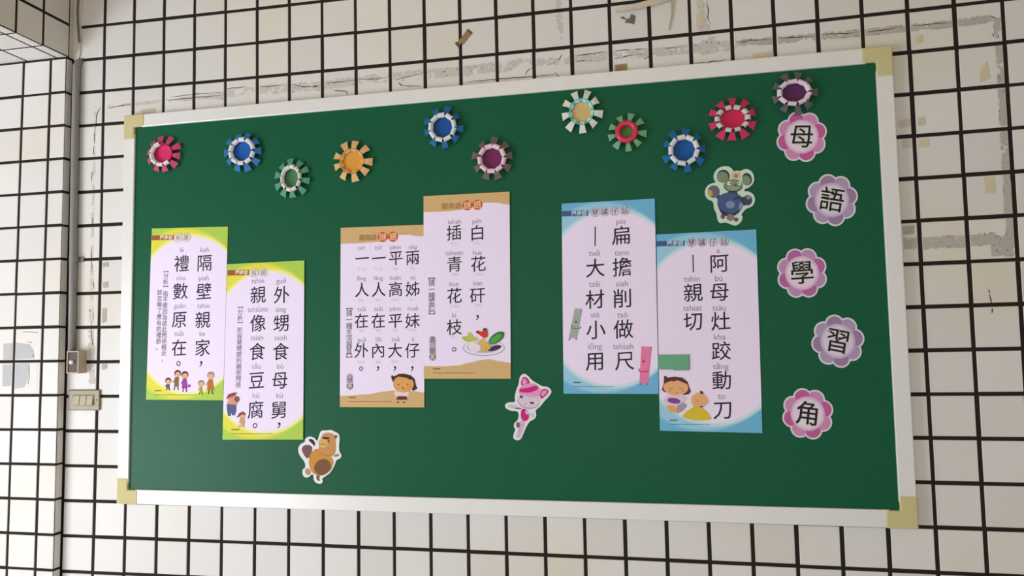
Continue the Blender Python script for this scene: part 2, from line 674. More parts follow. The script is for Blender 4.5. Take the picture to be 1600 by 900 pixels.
def oval_paper(name, white, mid, outer):
    """paper with an oval white field printed into a coloured border"""
    m = bpy.data.materials.new(name)
    m.use_nodes = True
    nt = m.node_tree
    N, Lk = nt.nodes, nt.links
    b = N['Principled BSDF']
    tc = N.new('ShaderNodeTexCoord')
    sp = N.new('ShaderNodeSeparateXYZ')
    Lk.new(tc.outputs['UV'], sp.inputs[0])

    def mth(op, a, bb):
        n = N.new('ShaderNodeMath')
        n.operation = op
        for i, q in enumerate((a, bb)):
            if isinstance(q, (int, float)):
                n.inputs[i].default_value = q
            else:
                Lk.new(q, n.inputs[i])
        return n.outputs[0]

    def ellipse(cx, cy, rx, ry):
        x = mth('DIVIDE', mth('SUBTRACT', sp.outputs[0], cx), rx)
        y = mth('DIVIDE', mth('SUBTRACT', sp.outputs[1], cy), ry)
        return mth('SQRT', mth('ADD', mth('MULTIPLY', x, x), mth('MULTIPLY', y, y)), 0)

    def ramp(val, lo, hi):
        n = N.new('ShaderNodeMapRange')
        n.inputs['From Min'].default_value = lo
        n.inputs['From Max'].default_value = hi
        Lk.new(val, n.inputs['Value'])
        return n.outputs[0]

    def mix(f, a, bb):
        n = N.new('ShaderNodeMix')
        n.data_type = 'RGBA'
        Lk.new(f, n.inputs['Factor'])
        for s, q in (('A', a), ('B', bb)):
            if isinstance(q, tuple):
                n.inputs[s].default_value = (*srgb(q), 1)
            else:
                Lk.new(q, n.inputs[s])
        return n.outputs['Result']

    e1 = ellipse(0.53, 0.495, 0.75, 0.447)
    e2 = ellipse(0.42, 0.50, 0.85, 0.49)
    edge = tuple((a + c) // 2 for a, c in zip(mid, (250, 250, 240)))
    outer_c = mix(ramp(e2, 0.99, 1.03), mid, outer)
    c = mix(ramp(e1, 1.03, 1.06), edge, outer_c)
    c = mix(ramp(e1, 0.995, 1.02), white, c)
    nz = N.new('ShaderNodeTexNoise')
    nz.inputs['Scale'].default_value = 9
    Lk.new(tc.outputs['UV'], nz.inputs['Vector'])
    Lk.new(c, b.inputs['Base Color'])
    rr = N.new('ShaderNodeMapRange')
    rr.inputs['To Min'].default_value = 0.5
    rr.inputs['To Max'].default_value = 0.62
    Lk.new(nz.outputs['Fac'], rr.inputs['Value'])
    Lk.new(rr.outputs[0], b.inputs['Roughness'])
    b.inputs['Specular IOR Level'].default_value = 0.25
    return m


K = P('black', (46, 40, 50))
KR = P('grey_reading', (150, 138, 156))
KS = P('grey_note', (96, 88, 100))
KP = P('pale_reading', (178, 164, 184))
BROWN = P('brown_band', (164, 92, 52))
CREAM = P('cream', (244, 232, 210))
SKIN = P('skin', (232, 178, 132))
DHAIR = P('dark_hair', (70, 48, 44))
TAN = P('tan', (214, 178, 122))
GREENP = oval_paper('green_bordered_paper', LAV, (228, 222, 66), (176, 208, 78))
BLUEP = oval_paper('blue_bordered_paper', LAV, (158, 208, 230), (112, 184, 218))
PLAINP = mat('lavender_white_paper', LAV, rough=0.58, var=0.02, scale=8, spec=0.25)
KINK = 0.012


def title_band(p, x0, x1, y0, y1, tilt, ink, tx, circ, disc, dink):
    m = MB()
    p.shape(m, [(x0, y0), (x1, y0 - tilt), (x1, y1 - tilt), (x0, y1)], ink, h=0.0002)
    w3 = (x1 - x0)
    for i, ch in enumerate('閩南語'):
        f = 0.46 + 0.2 * i
        p.char(m, ch, x0 + w3 * f, (y0 + y1) / 2 - tilt * f, 0.0135, tx, h=0.0004, bold=0.02)
    for (cx, cy), ch in circ:
        p.ell(m, cx, cy, 6.6, 6.4, disc, h=0.0003, n=20)
        p.ring(m, cx, cy, 7.0, 6.8, 0.5, dink, h=0.00035)
        p.char(m, ch, cx, cy, 0.0175, dink, h=0.0005, bold=0.006, shear=0)
    p.done(m, 'title_banner')


def verse(p, cols, em, ink=K, bold=0.004):
    for chars in cols:
        for ch, x, y in chars:
            m = MB()
            p.char(m, ch, x, y + (0.8 if ch not in '，。' else 0), em * (0.8 if ch in '，。' else 0.91), ink, bold=bold, center=ch in '，。')
            p.done(m, 'printed_comma' if ch == '，' else 'printed_stop' if ch == '。' else 'printed_character')


def readings(p, words, em, ink=KR):
    for wtxt, x, y in words:
        m = MB()
        p.word(m, wtxt, x, y, em, ink)
        p.done(m, 'romanised_word')


def phonetics(p, words, em, step):
    for wtxt, x, y in words:
        m = MB()
        for q, ch in enumerate(wtxt):
            p.char(m, ch, x + (q - (len(wtxt) - 1) / 2) * step, y, em, KP)
        p.done(m, 'phonetic_symbols')


def side_note(p, cols, em, ink=KS):
    m = MB()
    for text, a, b in cols:
        n = len(text)
        for i, ch in enumerate(text):
            t = i / (n - 1)
            x, y = a[0] + (b[0] - a[0]) * t, a[1] + (b[1] - a[1]) * t
            if ch in '【】':
                p.char(m, ch, x, y, em, ink, rot=-math.pi / 2, shear=0)
            else:
                p.char(m, ch, x, y, em, ink, bold=0.006)
    p.done(m, 'side_note')


GP = 'proverb posters pinned to the green board'
# ---- poster: green border, left
p1 = Poster('poster', 'leftmost green-bordered poster, hung higher, with a walking family drawn at its foot', [(237.4, 357), (356, 354), (348.8, 625.5), (228, 624.5)], GREENP, 0, GP)
title_band(p1, 237.2, 271.5, 368, 375.5, 0.8, BROWN, CREAM, [((278.5, 371.5), '俗'), ((291, 371), '語')], CREAM, P('mauve', (134, 112, 150)))
verse(p1, [[('隔', 319.4, 410.5), ('壁', 318.7, 455), ('親', 316.8, 499.5), ('家', 316.4, 543), ('，', 314, 568.5)],
           [('禮', 284, 411.5), ('數', 281.8, 454.5), ('原', 280.2, 499), ('在', 280, 543), ('。', 279, 568)]], 0.0565)
readings(p1, [('keh', 319.9, 391.5), ('piah', 318.5, 435.5), ('tshin', 317.8, 479), ('ke', 316.2, 522.5), ('lé', 284, 391.5), ('sòo', 283, 435.5), ('guân', 281, 479), ('tsāi', 279.6, 522.5)], 0.024)
side_note(p1, [('【分析】指不要因為彼此關係親近，', (259.5, 422), (255.8, 561)), ('就忽略了應有的禮節。', (249.6, 457), (247.5, 543))], 0.0175)
FCOL = P('leaf_green_dark', (108, 118, 60))
m = MB()


def fig(p, m, hx, hy, r, hair, shirt, bh, bw, skirt=False, bag=None, lean=0.0):
    """a small cartoon walker: hair, face, body, two legs"""
    p.shape(m, [(hx - bw * .5 - lean, hy + r * 1.0), (hx + bw * .5 - lean, hy + r * 1.0), (hx + bw * (.9 if skirt else .55) - lean * 2, hy + r + bh), (hx - bw * (.9 if skirt else .55) - lean * 2, hy + r + bh)], shirt, h=0.0003)
    for s in (-1, 1):
        x = hx - lean * 2.4 + s * bw * .35
        p.shape(m, [(x - .8, hy + r + bh - .4), (x + .8, hy + r + bh - .4), (x + .9 + s * .9, hy + r + bh + bh * .36), (x - .8 + s * .9, hy + r + bh + bh * .36)], DHAIR, h=0.00028)
    p.shape(m, [(hx - bw * .5, hy + r * 1.2), (hx - bw * 1.15, hy + r + bh * .55), (hx - bw * 1.0, hy + r + bh * .62), (hx - bw * .3, hy + r * 1.5)], shirt, h=0.00029)
    p.ell(m, hx + .4, hy - .5, r * 1.05, r * 1.08, hair, h=0.00034, n=18)
    p.ell(m, hx + .5, hy + r * .18, r * .8, r * .78, SKIN, h=0.0004, n=18)
    if bag:
        p.ell(m, hx + bw * 1.3, hy + r + bh * .75, 2.2, 2.4, bag, h=0.00036, n=14)


PUR, RBR = P('purple', (158, 70, 160)), P('orange_brown', (188, 116, 52))
fig(p1, m, 262.5, 595.5, 4.6, DHAIR, P('slate', (92, 92, 104)), 7.5, 5)
fig(p1, m, 277.3, 584, 5.0, DHAIR, P('umber', (140, 104, 66)), 15, 6.5, lean=.8)
fig(p1, m, 288.7, 586, 5.2, DHAIR, PUR, 15.5, 5.5, skirt=True, bag=PUR)
p1.done(m, 'family_picture')
m = MB()
fig(p1, m, 314.2, 599.5, 4.8, P('grey_hair', (150, 136, 120)), P('olive', (176, 160, 62)), 9, 4.5)
fig(p1, m, 329.2, 587, 5.4, P('grey_hair', (150, 136, 120)), RBR, 17, 6.5, skirt=True)
p1.done(m, 'grandparent_picture')
m = MB()
p1.footer(m, 241.5, 610.5, FCOL)
p1.done(m, 'small_print')

# ---- poster: green border, lower right of the first
p2 = Poster('poster', 'green-bordered poster hung lower, overlapping its neighbour, with a man in a cap at its foot', [(355.5, 412.8), (476, 407), (474, 686.8), (348, 687)], GREENP, 1, GP)
title_band(p2, 355.6, 389, 422.2, 430.6, 0.8, BROWN, CREAM, [((397, 426.5), '俗'), ((411.5, 425.5), '語')], CREAM, P('mauve', (134, 112, 150)))
verse(p2, [[('外', 440, 460.4), ('甥', 439.6, 504.7), ('食', 438.6, 549), ('母', 437.2, 594), ('舅', 436, 640), ('，', 436, 664.5)],
           [('親', 403.3, 460.4), ('像', 403.2, 504.7), ('食', 402, 549), ('豆', 401, 594), ('腐', 399.5, 640), ('。', 398.5, 665)]], 0.0565)
readings(p2, [('guē', 439.5, 440), ('sing', 439, 484.8), ('tsiah', 438.5, 529), ('bó', 438, 573.7), ('kū', 437, 619.3), ('tshin', 402.7, 440), ('tshiūnn', 402.5, 484.8), ('tsiah', 401.7, 529), ('tāu', 400.6, 573.7), ('hū', 400, 619.3)], 0.024)
side_note(p2, [('【分析】形容舅甥間的親密關係。', (375.8, 478), (372.2, 611))], 0.0175)
m = MB()
HAT, DEN = P('red_brown', (150, 72, 60)), P('denim', (92, 98, 136))
p2.ell(m, 363.5, 623, 7.5, 7, P('pink_skin', (222, 150, 136)), h=0.00036)
p2.shape(m, [(353.3, 624), (357, 616), (366, 613.2), (370.5, 615), (366, 618.5), (357.5, 621.5)], HAT, h=0.0005)
p2.shape(m, [(355.5, 627), (362, 629), (372, 622.5), (374.5, 625.5), (370, 632), (369, 634), (355, 634)], P('shirt_tan', (206, 160, 128)), h=0.0004)
p2.ell(m, 370.5, 623.5, 4.2, 4.6, P('red_brown2', (140, 84, 80)), h=0.00045, n=16)
p2.shape(m, [(354.5, 631.5), (369.5, 632.5), (369, 643), (367, 649), (363, 649), (361.5, 644.5), (360.5, 650), (356.5, 650), (354.8, 641)], DEN, h=0.00046)
p2.done(m, 'cap_man_picture')
m = MB()
p2.shape(m, [(371.5, 669), (372.5, 664.5), (379.5, 661), (381, 664), (379.5, 667), (374, 668)], SKIN, h=0.0004)
p2.ell(m, 379, 648.5, 5, 4.8, SKIN, h=0.0004, n=16)
p2.shape(m, [(369.5, 652.5), (374.5, 645), (380, 642.8), (384, 646.5), (383.5, 648.6), (378, 647.5), (373, 652)], HAT, h=0.0005)
p2.shape(m, [(375.5, 652), (382.5, 652), (382.5, 661), (381.5, 667.5), (379.5, 667.5), (378, 662), (373.5, 661)], P('shirt_tan', (206, 160, 128)), h=0.00042)
p2.done(m, 'boy_picture')
m = MB()
p2.footer(m, 361.5, 671.3, FCOL)
p2.done(m, 'small_print')


# ---- tan posters
def tan_head(p, edge, glyphs, circ):
    m = MB()
    p.strip(m, edge, 0.0, TAN)
    tb = P('title_brown', (150, 106, 62))
    for ch, x, y in glyphs:
        p.char(m, ch, x, y, 0.0185, tb, h=0.0004, shear=0)
    rd, pale = P('vermilion', (206, 84, 40)), P('pale_orange', (246, 206, 160))
    for ch, x, y in circ:
        p.ell(m, x, y, 7.9, 7.9, rd, h=0.0003)
        p.char(m, ch, x, y, 0.022, pale, h=0.00045, shear=0, bold=0.012)
    p.done(m, 'title_banner')


def pill(p, x, y0, y1, text):
    m = MB()
    g1, g2 = P('pill_grey', (184, 172, 184)), P('pill_dark', (78, 64, 72))
    pts = [(x + 5 * math.cos(a), y0 + 5 + 5 * math.sin(a)) for a in [math.pi + i * math.pi / 10 for i in range(11)]]
    pts += [(x + 5 * math.cos(a), y1 - 5 + 5 * math.sin(a)) for a in [i * math.pi / 10 for i in range(11)]]
    p.shape(m, pts, g1, h=0.0003)
    p.ell(m, x, y1 - 6, 5, 5.4, g2, h=0.0004)
    p.char(m, '答', x, y1 - 6, 0.0165, CREAM, h=0.0006, shear=0, bold=0.01)
    n = len(text)
    for i, ch in enumerate(text):
        yy = y0 + 5 + (y1 - 17 - y0 - 4) * ((i + 0.5) / n if n == 1 else i / (n - 1))
        p.char(m, ch, x, yy, 0.0155, KS, h=0.0005, shear=0, rot=math.pi)
    p.done(m, 'answer_badge')


p3 = Poster('poster', 'tan-edged riddle poster with a big-headed child drawn at its lower right corner', [(532.5, 356), (662.5, 351), (663, 636.6), (531, 636)], PLAINP, 0, GP)
tan_head(p3, [(532, 381), (550, 380.2), (566, 379.8), (580, 378.6), (592, 378), (610, 372), (622, 367.5), (640, 366.7), (652, 369), (663, 369)],
         [('閩', 565.8, 371.9), ('南', 575, 371.4), ('語', 584, 370.9)], [('謎', 598.2, 370.4), ('語', 614, 369.9)])
cx3 = [644.8, 617.3, 590.8, 564.6]
verse(p3, [[(c, cx3[k] + (1.2 - 0.4 * i if k else -0.2 * i), y + (k * 0.45 if i < 2 else 0)) for i, (c, y) in enumerate(zip(s, (402.3, 451.2, 500.8, 547.2, 576)))] for k, s in enumerate(('兩姊妹仔，', '平高平大，', '一人在內，', '一人在外。'))], 0.0475)
rw = [('nn̄g', 'tsí', 'muē', 'á'), ('pênn', 'kuân', 'pênn', 'tuā'), ('tsi̍t', 'lâng', 'tsāi', 'lāi'), ('tsi̍t', 'lâng', 'tsāi', 'guā')]
readings(p3, [(rw[k][i], cx3[k] + .5, (387, 434.6, 483, 530.8)[i] + k * .4) for k in range(4) for i in range(4)], 0.0195)
bo = [('ㄋㄥ', 'ㄐㄧ', 'ㄇㄨㆤ', 'ㄚ'), ('ㄅㆥ', 'ㄍㄨㄢ', 'ㄅㆥ', 'ㄉㄨㄚ'), ('ㄗㄧㄉ', 'ㄌㄤ', 'ㄗㄞ', 'ㄌㄞ'), ('ㄗㄧㄉ', 'ㄌㄤ', 'ㄗㄞ', 'ㄍㄨㄚ')]
phonetics(p3, [(bo[k][i], cx3[k], (419.5, 468, 515.8, 565)[i] + k * .4) for k in range(4) for i in range(4)], 0.0085, 4.2)
side_note(p3, [('【猜一種生活器具】', (545.9, 479.5), (545.4, 560.5))], 0.0195)
pill(p3, 546.8, 584, 609, '門')
m = MB()
p3.strip(m, [(531, 618.5), (545, 618), (575, 616), (600, 611.8), (612, 610.5), (630, 609), (645, 611), (663, 613.5)], 1.0, TAN)
p3.footer(m, 545, 621, P('umber2', (120, 92, 60)))
p3.done(m, 'small_print', 'tan hill band with lines of small print')
m = MB()
p3.shape(m, [(611, 589), (612.5, 586), (616, 588), (624, 584), (632, 584), (642, 586.5), (648, 592), (650, 602), (652.5, 607), (646, 611), (636, 600), (614, 597)], DHAIR, h=0.0004)
p3.ell(m, 630.5, 600, 16.2, 13, P('orange_skin', (226, 164, 92)), h=0.0005, rot=.08)
p3.shape(m, [(613, 590), (624, 585), (638, 587), (647, 593), (642, 593.5), (634, 590), (624, 588.5)], DHAIR, h=0.00065)
p3.shape(m, [(617, 611), (623, 611.5), (638, 611.5), (639.5, 616), (634, 621), (623, 621), (616, 617)], P('white_shirt', (238, 214, 210)), h=0.00045)
p3.shape(m, [(622, 619), (634.5, 619), (637, 624.5), (619, 624.5)], P('maroon', (104, 50, 52)), h=0.00055)
for ex in (623, 637):
    p3.ell(m, ex, 600.5, .9, 1.1, DHAIR, h=0.00075, n=12)
    p3.ell(m, ex + (-3 if ex < 630 else 3), 604.5, 2.4, 1.7, P('cheek', (234, 150, 110)), h=0.0007, n=14)
p3.ell(m, 630, 606.5, 1.6, .9, DHAIR, h=0.00075, n=12)
for fx in (622, 631.5):
    p3.ell(m, fx, 628.5, 2.3, .9, DHAIR, h=0.0005, n=12)
p3.done(m, 'child_picture')

p4 = Poster('poster', 'tan-edged riddle poster hung highest, with a plate of vegetables drawn on it', [(662, 306.7), (796.3, 299.6), (798.2, 591.6), (662.5, 591.6)], PLAINP, 1, GP)
tan_head(p4, [(662, 331.5), (690, 330.6), (705, 329.5), (716, 328.4), (735, 324), (750, 319), (758, 316.6), (780, 317), (790, 319.6), (797, 319.6)],
         [('閩', 695, 322.7), ('南', 705, 322.2), ('語', 716, 321.7)], [('謎', 730.3, 320.9), ('語', 745.8, 320)])
verse(p4, [[('白', 745.8, 363.4), ('花', 747.3, 412), ('矸', 746.3, 461.3), ('，', 746, 496)],
           [('插', 709.5, 363.3), ('青', 710, 412.4), ('花', 710, 461.7), ('枝', 710, 511), ('。', 709.7, 546)]], 0.0485)
readings(p4, [('pe̍h', 745, 346.8), ('hue', 746, 396), ('kan', 746.5, 443.7), ('tshah', 709.8, 347.5), ('tshenn', 709.8, 396.5), ('hue', 709.5, 444.7), ('ki', 709.5, 494)], 0.0205)
phonetics(p4, (('ㄅㆤㆷ', 747, 380), ('ㄏㄨㆤ', 747.5, 428.5), ('ㄍㄢ', 746.5, 477.8), ('ㄘㄚㆷ', 711, 380.5), ('ㄘㆥ', 710.5, 428.7), ('ㄏㄨㆤ', 711, 478.4), ('ㄍㄧ', 709.5, 527)), 0.009, 4.8)
side_note(p4, [('【猜一種菜蔬】', (674.4, 432), (674.7, 493))], 0.02)
pill(p4, 676, 525, 563.5, '菜頭')
m = MB()
p4.strip(m, [(662, 572), (690, 572.5), (715, 571), (735, 566.5), (752, 562.5), (765, 561.2), (780, 564.5), (798, 567)], 1.0, TAN)
p4.footer(m, 676.5, 576.3, P('umber2', (120, 92, 60)))
p4.done(m, 'small_print', 'tan hill band with lines of small print')
m = MB()
p4.ell(m, 756, 543.5, 32.5, 12.6, P('plate_rim', (150, 140, 160)), h=0.0003, n=40)
p4.ell(m, 756, 543.2, 31.6, 11.9, P('plate_white', (236, 228, 240)), h=0.00042, n=40)
p4.ell(m, 756, 542.5, 26, 8.8, P('plate_shade', (196, 184, 196)), h=0.00052, n=40)
YG, LG, DG = P('yellow_green', (196, 200, 92)), P('leaf_green', (92, 164, 80)), P('deep_green', (56, 118, 62))
for (a, b, r) in ((728, 530, .5), (736, 525, .9), (740, 530, -.2), (731, 527, -.5)):
    p4.ell(m, a, b, 7, 3, YG, h=0.0006 + abs(r) * .0001, rot=r, n=16)
p4.ell(m, 741.5, 542.5, 9.5, 7, P('radish', (240, 226, 232)), h=0.0009, rot=.3)
p4.ell(m, 773, 544, 11, 3.6, P('aubergine', (70, 48, 92)), h=0.0007, rot=-.3)
for (a, b, r) in ((758, 537, .4), (752, 534, -.6), (756, 545, 1.3), (762, 541, .9)):
    p4.ell(m, a, b, 6, 3.4, P('corn', (226, 184, 84)), h=0.0011 + r * .0001, rot=r, n=16)
p4.shape(m, [(753, 518), (757, 514.5), (762, 516.5), (762.5, 526), (757, 529), (749, 523), (745, 520), (748, 517.5)], P('pepper_red', (214, 62, 52)), h=0.0012)
p4.ell(m, 757.8, 514.8, 3.2, 2.2, P('stalk', (86, 66, 60)), h=0.0013, n=14)
p4.ell(m, 746.5, 518.8, 2.4, 2, P('stalk', (86, 66, 60)), h=0.0013, n=14)
p4.ell(m, 776, 528, 14, 7.2, DG, h=0.0010, rot=-.62)
p4.ell(m, 775, 529, 11, 4.8, LG, h=0.0012, rot=-.62)
p4.done(m, 'vegetable_plate_picture')

# ---- blue posters
NAVY, PALE = P('navy_band', (66, 98, 138)), P('pale_blue', (204, 220, 236))
PLUM = P('plum', (112, 82, 112))
DISC = P('disc_white', (232, 222, 236))
p5 = Poster('poster', 'blue-bordered poster hung higher, with a grey ruler and a pink ruler drawn on it', [(877.7, 318.3), (1023, 310.4), (1029, 615.5), (880.7, 615)], BLUEP, 1, GP)
title_band(p5, 878, 919, 329.8, 338.3, 1.2, NAVY, PALE, [((930, 332), '孽'), ((944.8, 331), '譎'), ((960, 330), '仔'), ((976.3, 329), '話')], DISC, PLUM)
verse(p5, [[('扁', 971, 367.5), ('擔', 972, 417), ('削', 972.6, 466), ('做', 974, 514), ('尺', 976, 563.5)],
           [('大', 930, 418.5), ('材', 929.5, 467.5), ('小', 931, 515), ('用', 929.8, 564)]], 0.0565)
m = MB()
p5.shape(m, [(929.2, 354), (931, 354), (930.6, 384.5), (928.9, 384.5)], K)
p5.done(m, 'vertical_dash')
readings(p5, [('pín', 970, 347.5), ('tann', 971.3, 396.2), ('siah', 972, 444.5), ('tsò', 972.6, 493.3), ('tshioh', 973.6, 542.7), ('tuā', 928.4, 396.7), ('tsâi', 928.9, 445), ('sió', 929.8, 493.3), ('iōng', 929.9, 542.7)], 0.024)


def ruler_figure(p, quad, ink, dark, face, arm_y, name):
    m = MB()
    (a, b, c, d) = quad
    lx, rx = d[0], c[0]
    for x, sx in ((lx + (rx - lx) * .2, -1.6), (rx - (rx - lx) * .2, 1.6)):
        p.shape(m, [(x - 1, d[1] - 1), (x + 1, d[1] - 1), (x + 1 + sx, d[1] + 4), (x + sx * 2.6, d[1] + 4.6), (x - 1 + sx, d[1] + 3.4)], dark, h=0.0003)
    p.shape(m, [a, b, (b[0] - 1.2, b[1] + 1), (c[0] - 1.2, c[1]), c, (b[0] + 1.0, b[1]), b], dark, h=0.00028)
    p.shape(m, quad, ink, h=0.00036)
    fx, fy = face
    p.ell(m, fx - 2.2, fy, .75, .9, dark, h=0.0005, n=10)
    p.ell(m, fx + 2.2, fy - .4, .75, .9, dark, h=0.0005, n=10)
    p.ell(m, fx, fy + 5, 1.9, 1.5, P('mouth', (150, 40, 60)) if ink is not dark else dark, h=0.0005, n=12)
    p.shape(m, [(fx - 8.5, arm_y - 4), (fx - 7, arm_y - 4.4), (fx - 5, arm_y - .4), (fx + 5.5, arm_y), (fx + 7, arm_y - 3.5), (fx + 8, arm_y - 3), (fx + 6.4, arm_y + 1.6), (fx - 6, arm_y + 1.3)], dark, h=0.00055)
    p.done(m, name)


ruler_figure(p5, [(898.2, 481.5), (908.6, 482.8), (901.6, 529), (888.6, 527.5)], P('ruler_grey', (168, 180, 170)), P('ruler_grey_dark', (112, 122, 116)), (900, 498), 512.5, 'grey_ruler_picture')
ruler_figure(p5, [(1002, 541), (1017.3, 541.7), (1012.8, 599.5), (999.1, 597.8)], P('ruler_pink', (236, 130, 172)), P('ruler_pink_dark', (190, 76, 124)), (1005.5, 559.5), 580, 'pink_ruler_picture')
m = MB()
p5.footer(m, 895.5, 597.6, P('teal_dark', (54, 92, 116)))
p5.done(m, 'small_print')

p6 = Poster('poster', 'blue-bordered poster hung lower, with a mother and baby drawn at its foot', [(1025.5, 366.4), (1181.6, 358.4), (1191.2, 676.7), (1031, 673)], BLUEP, 0, GP)
title_band(p6, 1025.8, 1069.6, 376.8, 385, 1.0, NAVY, PALE, [((1080.5, 379.2), '孽'), ((1096.8, 378.8), '譎'), ((1113.8, 378.4), '仔'), ((1131.5, 378), '話')], DISC, PLUM)
verse(p6, [[('阿', 1123.5, 411), ('母', 1124, 456), ('灶', 1126.3, 501.6), ('跤', 1126.7, 548), ('動', 1127.8, 594), ('刀', 1129.4, 640)],
           [('親', 1082.9, 457), ('切', 1083, 501.8)]], 0.054)
m = MB()
p6.shape(m, [(1081.9, 398), (1083.6, 398), (1084.2, 425.5), (1082.5, 425.5)], K)
p6.done(m, 'vertical_dash')
readings(p6, [('a', 1122, 392.2), ('bú', 1123, 436.3), ('tsàu', 1123.5, 482.3), ('kha', 1124.8, 527.8), ('tāng', 1126, 573.8), ('to', 1127.2, 620.5), ('tshin', 1081, 437.2), ('tshiat', 1082, 482.6)], 0.0235)
m = MB()
DKB = P('dark_brown', (96, 58, 48))
PEACH = P('peach', (236, 176, 122))
p6.shape(m, [(1037.5, 587.6), (1041, 587.3), (1042, 590), (1054, 588.4), (1066, 590), (1074, 596), (1077.5, 606), (1079.5, 612), (1076, 616), (1068, 617.5), (1060, 600), (1044, 600), (1042, 612), (1038, 613), (1034, 608.5), (1037, 600)], DKB, h=0.0004)
p6.ell(m, 1056, 605.5, 19.5, 12.3, PEACH, h=0.00055, rot=.03)
p6.shape(m, [(1040, 599), (1046, 592.5), (1058, 590), (1068, 593.5), (1073, 600), (1064, 596), (1058, 594), (1053, 596), (1048, 595)], DKB, h=0.0007)
for ex in (1049, 1064):
    p6.shape(m, [(ex - 2.4, 606.2), (ex, 607.4), (ex + 2.4, 606.2), (ex + 2.4, 607), (ex, 608.3), (ex - 2.4, 607)], DKB, h=0.0007)
    p6.ell(m, ex + (-3 if ex < 1055 else 3), 611, 2.4, 1.6, P('cheek', (234, 150, 110)), h=0.0007, n=14)
p6.ell(m, 1057.5, 613.4, 1.2, 1.0, P('mouth', (150, 40, 60)), h=0.0007, n=12)
p6.shape(m, [(1041, 618), (1068, 618.5), (1074, 622), (1068, 634), (1052, 638), (1042, 634), (1036.5, 626)], P('blouse_pink', (232, 206, 216)), h=0.00045)
p6.ell(m, 1053, 626.2, 10.5, 4.4, P('purple_bib', (142, 74, 150)), h=0.0006, rot=.15)
p6.shape(m, [(1041, 634), (1052, 633), (1064, 640), (1060, 646), (1046, 643)], P('apron_orange', (236, 170, 110)), h=0.0005)
p6.shape(m, [(1058, 634), (1068, 628), (1074, 634), (1066, 643), (1058, 645)], P('sleeve_grey', (170, 158, 170)), h=0.00062)
p6.shape(m, [(1068, 630), (1080, 617), (1086, 626), (1082, 636), (1070, 640)], P('white_cloth', (240, 230, 238)), h=0.00058)
p6.done(m, 'mother_picture')
m = MB()
p6.ell(m, 1092.5, 625.5, 12.8, 12, PEACH, h=0.00066)
p6.ell(m, 1105, 627, 2.2, 3, PEACH, h=0.00064, n=14)
p6.shape(m, [(1093.5, 612.5), (1094.5, 610), (1099, 613), (1098, 616), (1095, 615)], DKB, h=0.0008)
p6.ell(m, 1090, 627, .8, 1, DKB, h=0.0008, n=10)
p6.ell(m, 1096, 635.5, 2.4, 1.2, DKB, h=0.0008, n=12)
p6.shape(m, [(1065, 649), (1072, 641), (1084, 634.5), (1098, 638), (1106, 645), (1112, 655), (1100, 657), (1084, 656.5), (1070, 653)], P('blanket_yellow', (222, 194, 52)), h=0.00075)
p6.shape(m, [(1060, 646.5), (1070, 640), (1082, 634), (1084, 635.5), (1073, 642.5), (1066, 650)], P('white_cloth', (240, 230, 238)), h=0.0009)
p6.done(m, 'baby_picture')
m = MB()
p6.footer(m, 1046.5, 656.6, P('teal_dark', (54, 92, 116)))
p6.done(m, 'small_print')
# green tape; the grey rim behind it is painted-in edge shadow
m = MB()
TPG = mat('pale_green_paper_tape', (108, 172, 132), rough=0.6, var=0.06, scale=25)
TPD = mat('tape_edge_shadow', (128, 134, 132), rough=0.7)
q = [at(1028.2, 555), at(1051, 554.4), at(1052, 577), at(1028.6, 576)]
q2 = [at(1051, 554.4), at(1076.2, 554.6), at(1076.4, 577.2), at(1052, 577)]
m.prism(q, p6.base - 0.0032, p6.base - 0.0038, TPG)
m.prism(q2, p6.base - 0.0030, p6.base - 0.0035, TPG)
m.prism([at(1027.8, 554.2), at(1076.9, 553.6), at(1077.3, 577.9), at(1052, 578.3), at(1052, 577), at(1028.2, 576.6)], p6.base - 0.0024, p6.base - 0.0029, TPD)
o = m.build('tape_strip')
tag(o, 'pale green tape rectangle stuck on the left edge of the lower blue poster', 'tape')


# ------------------------------------------------------------------ paper-cup flowers
def vary(c, f):
    return tuple(max(0, min(255, int(v * f))) for v in c)


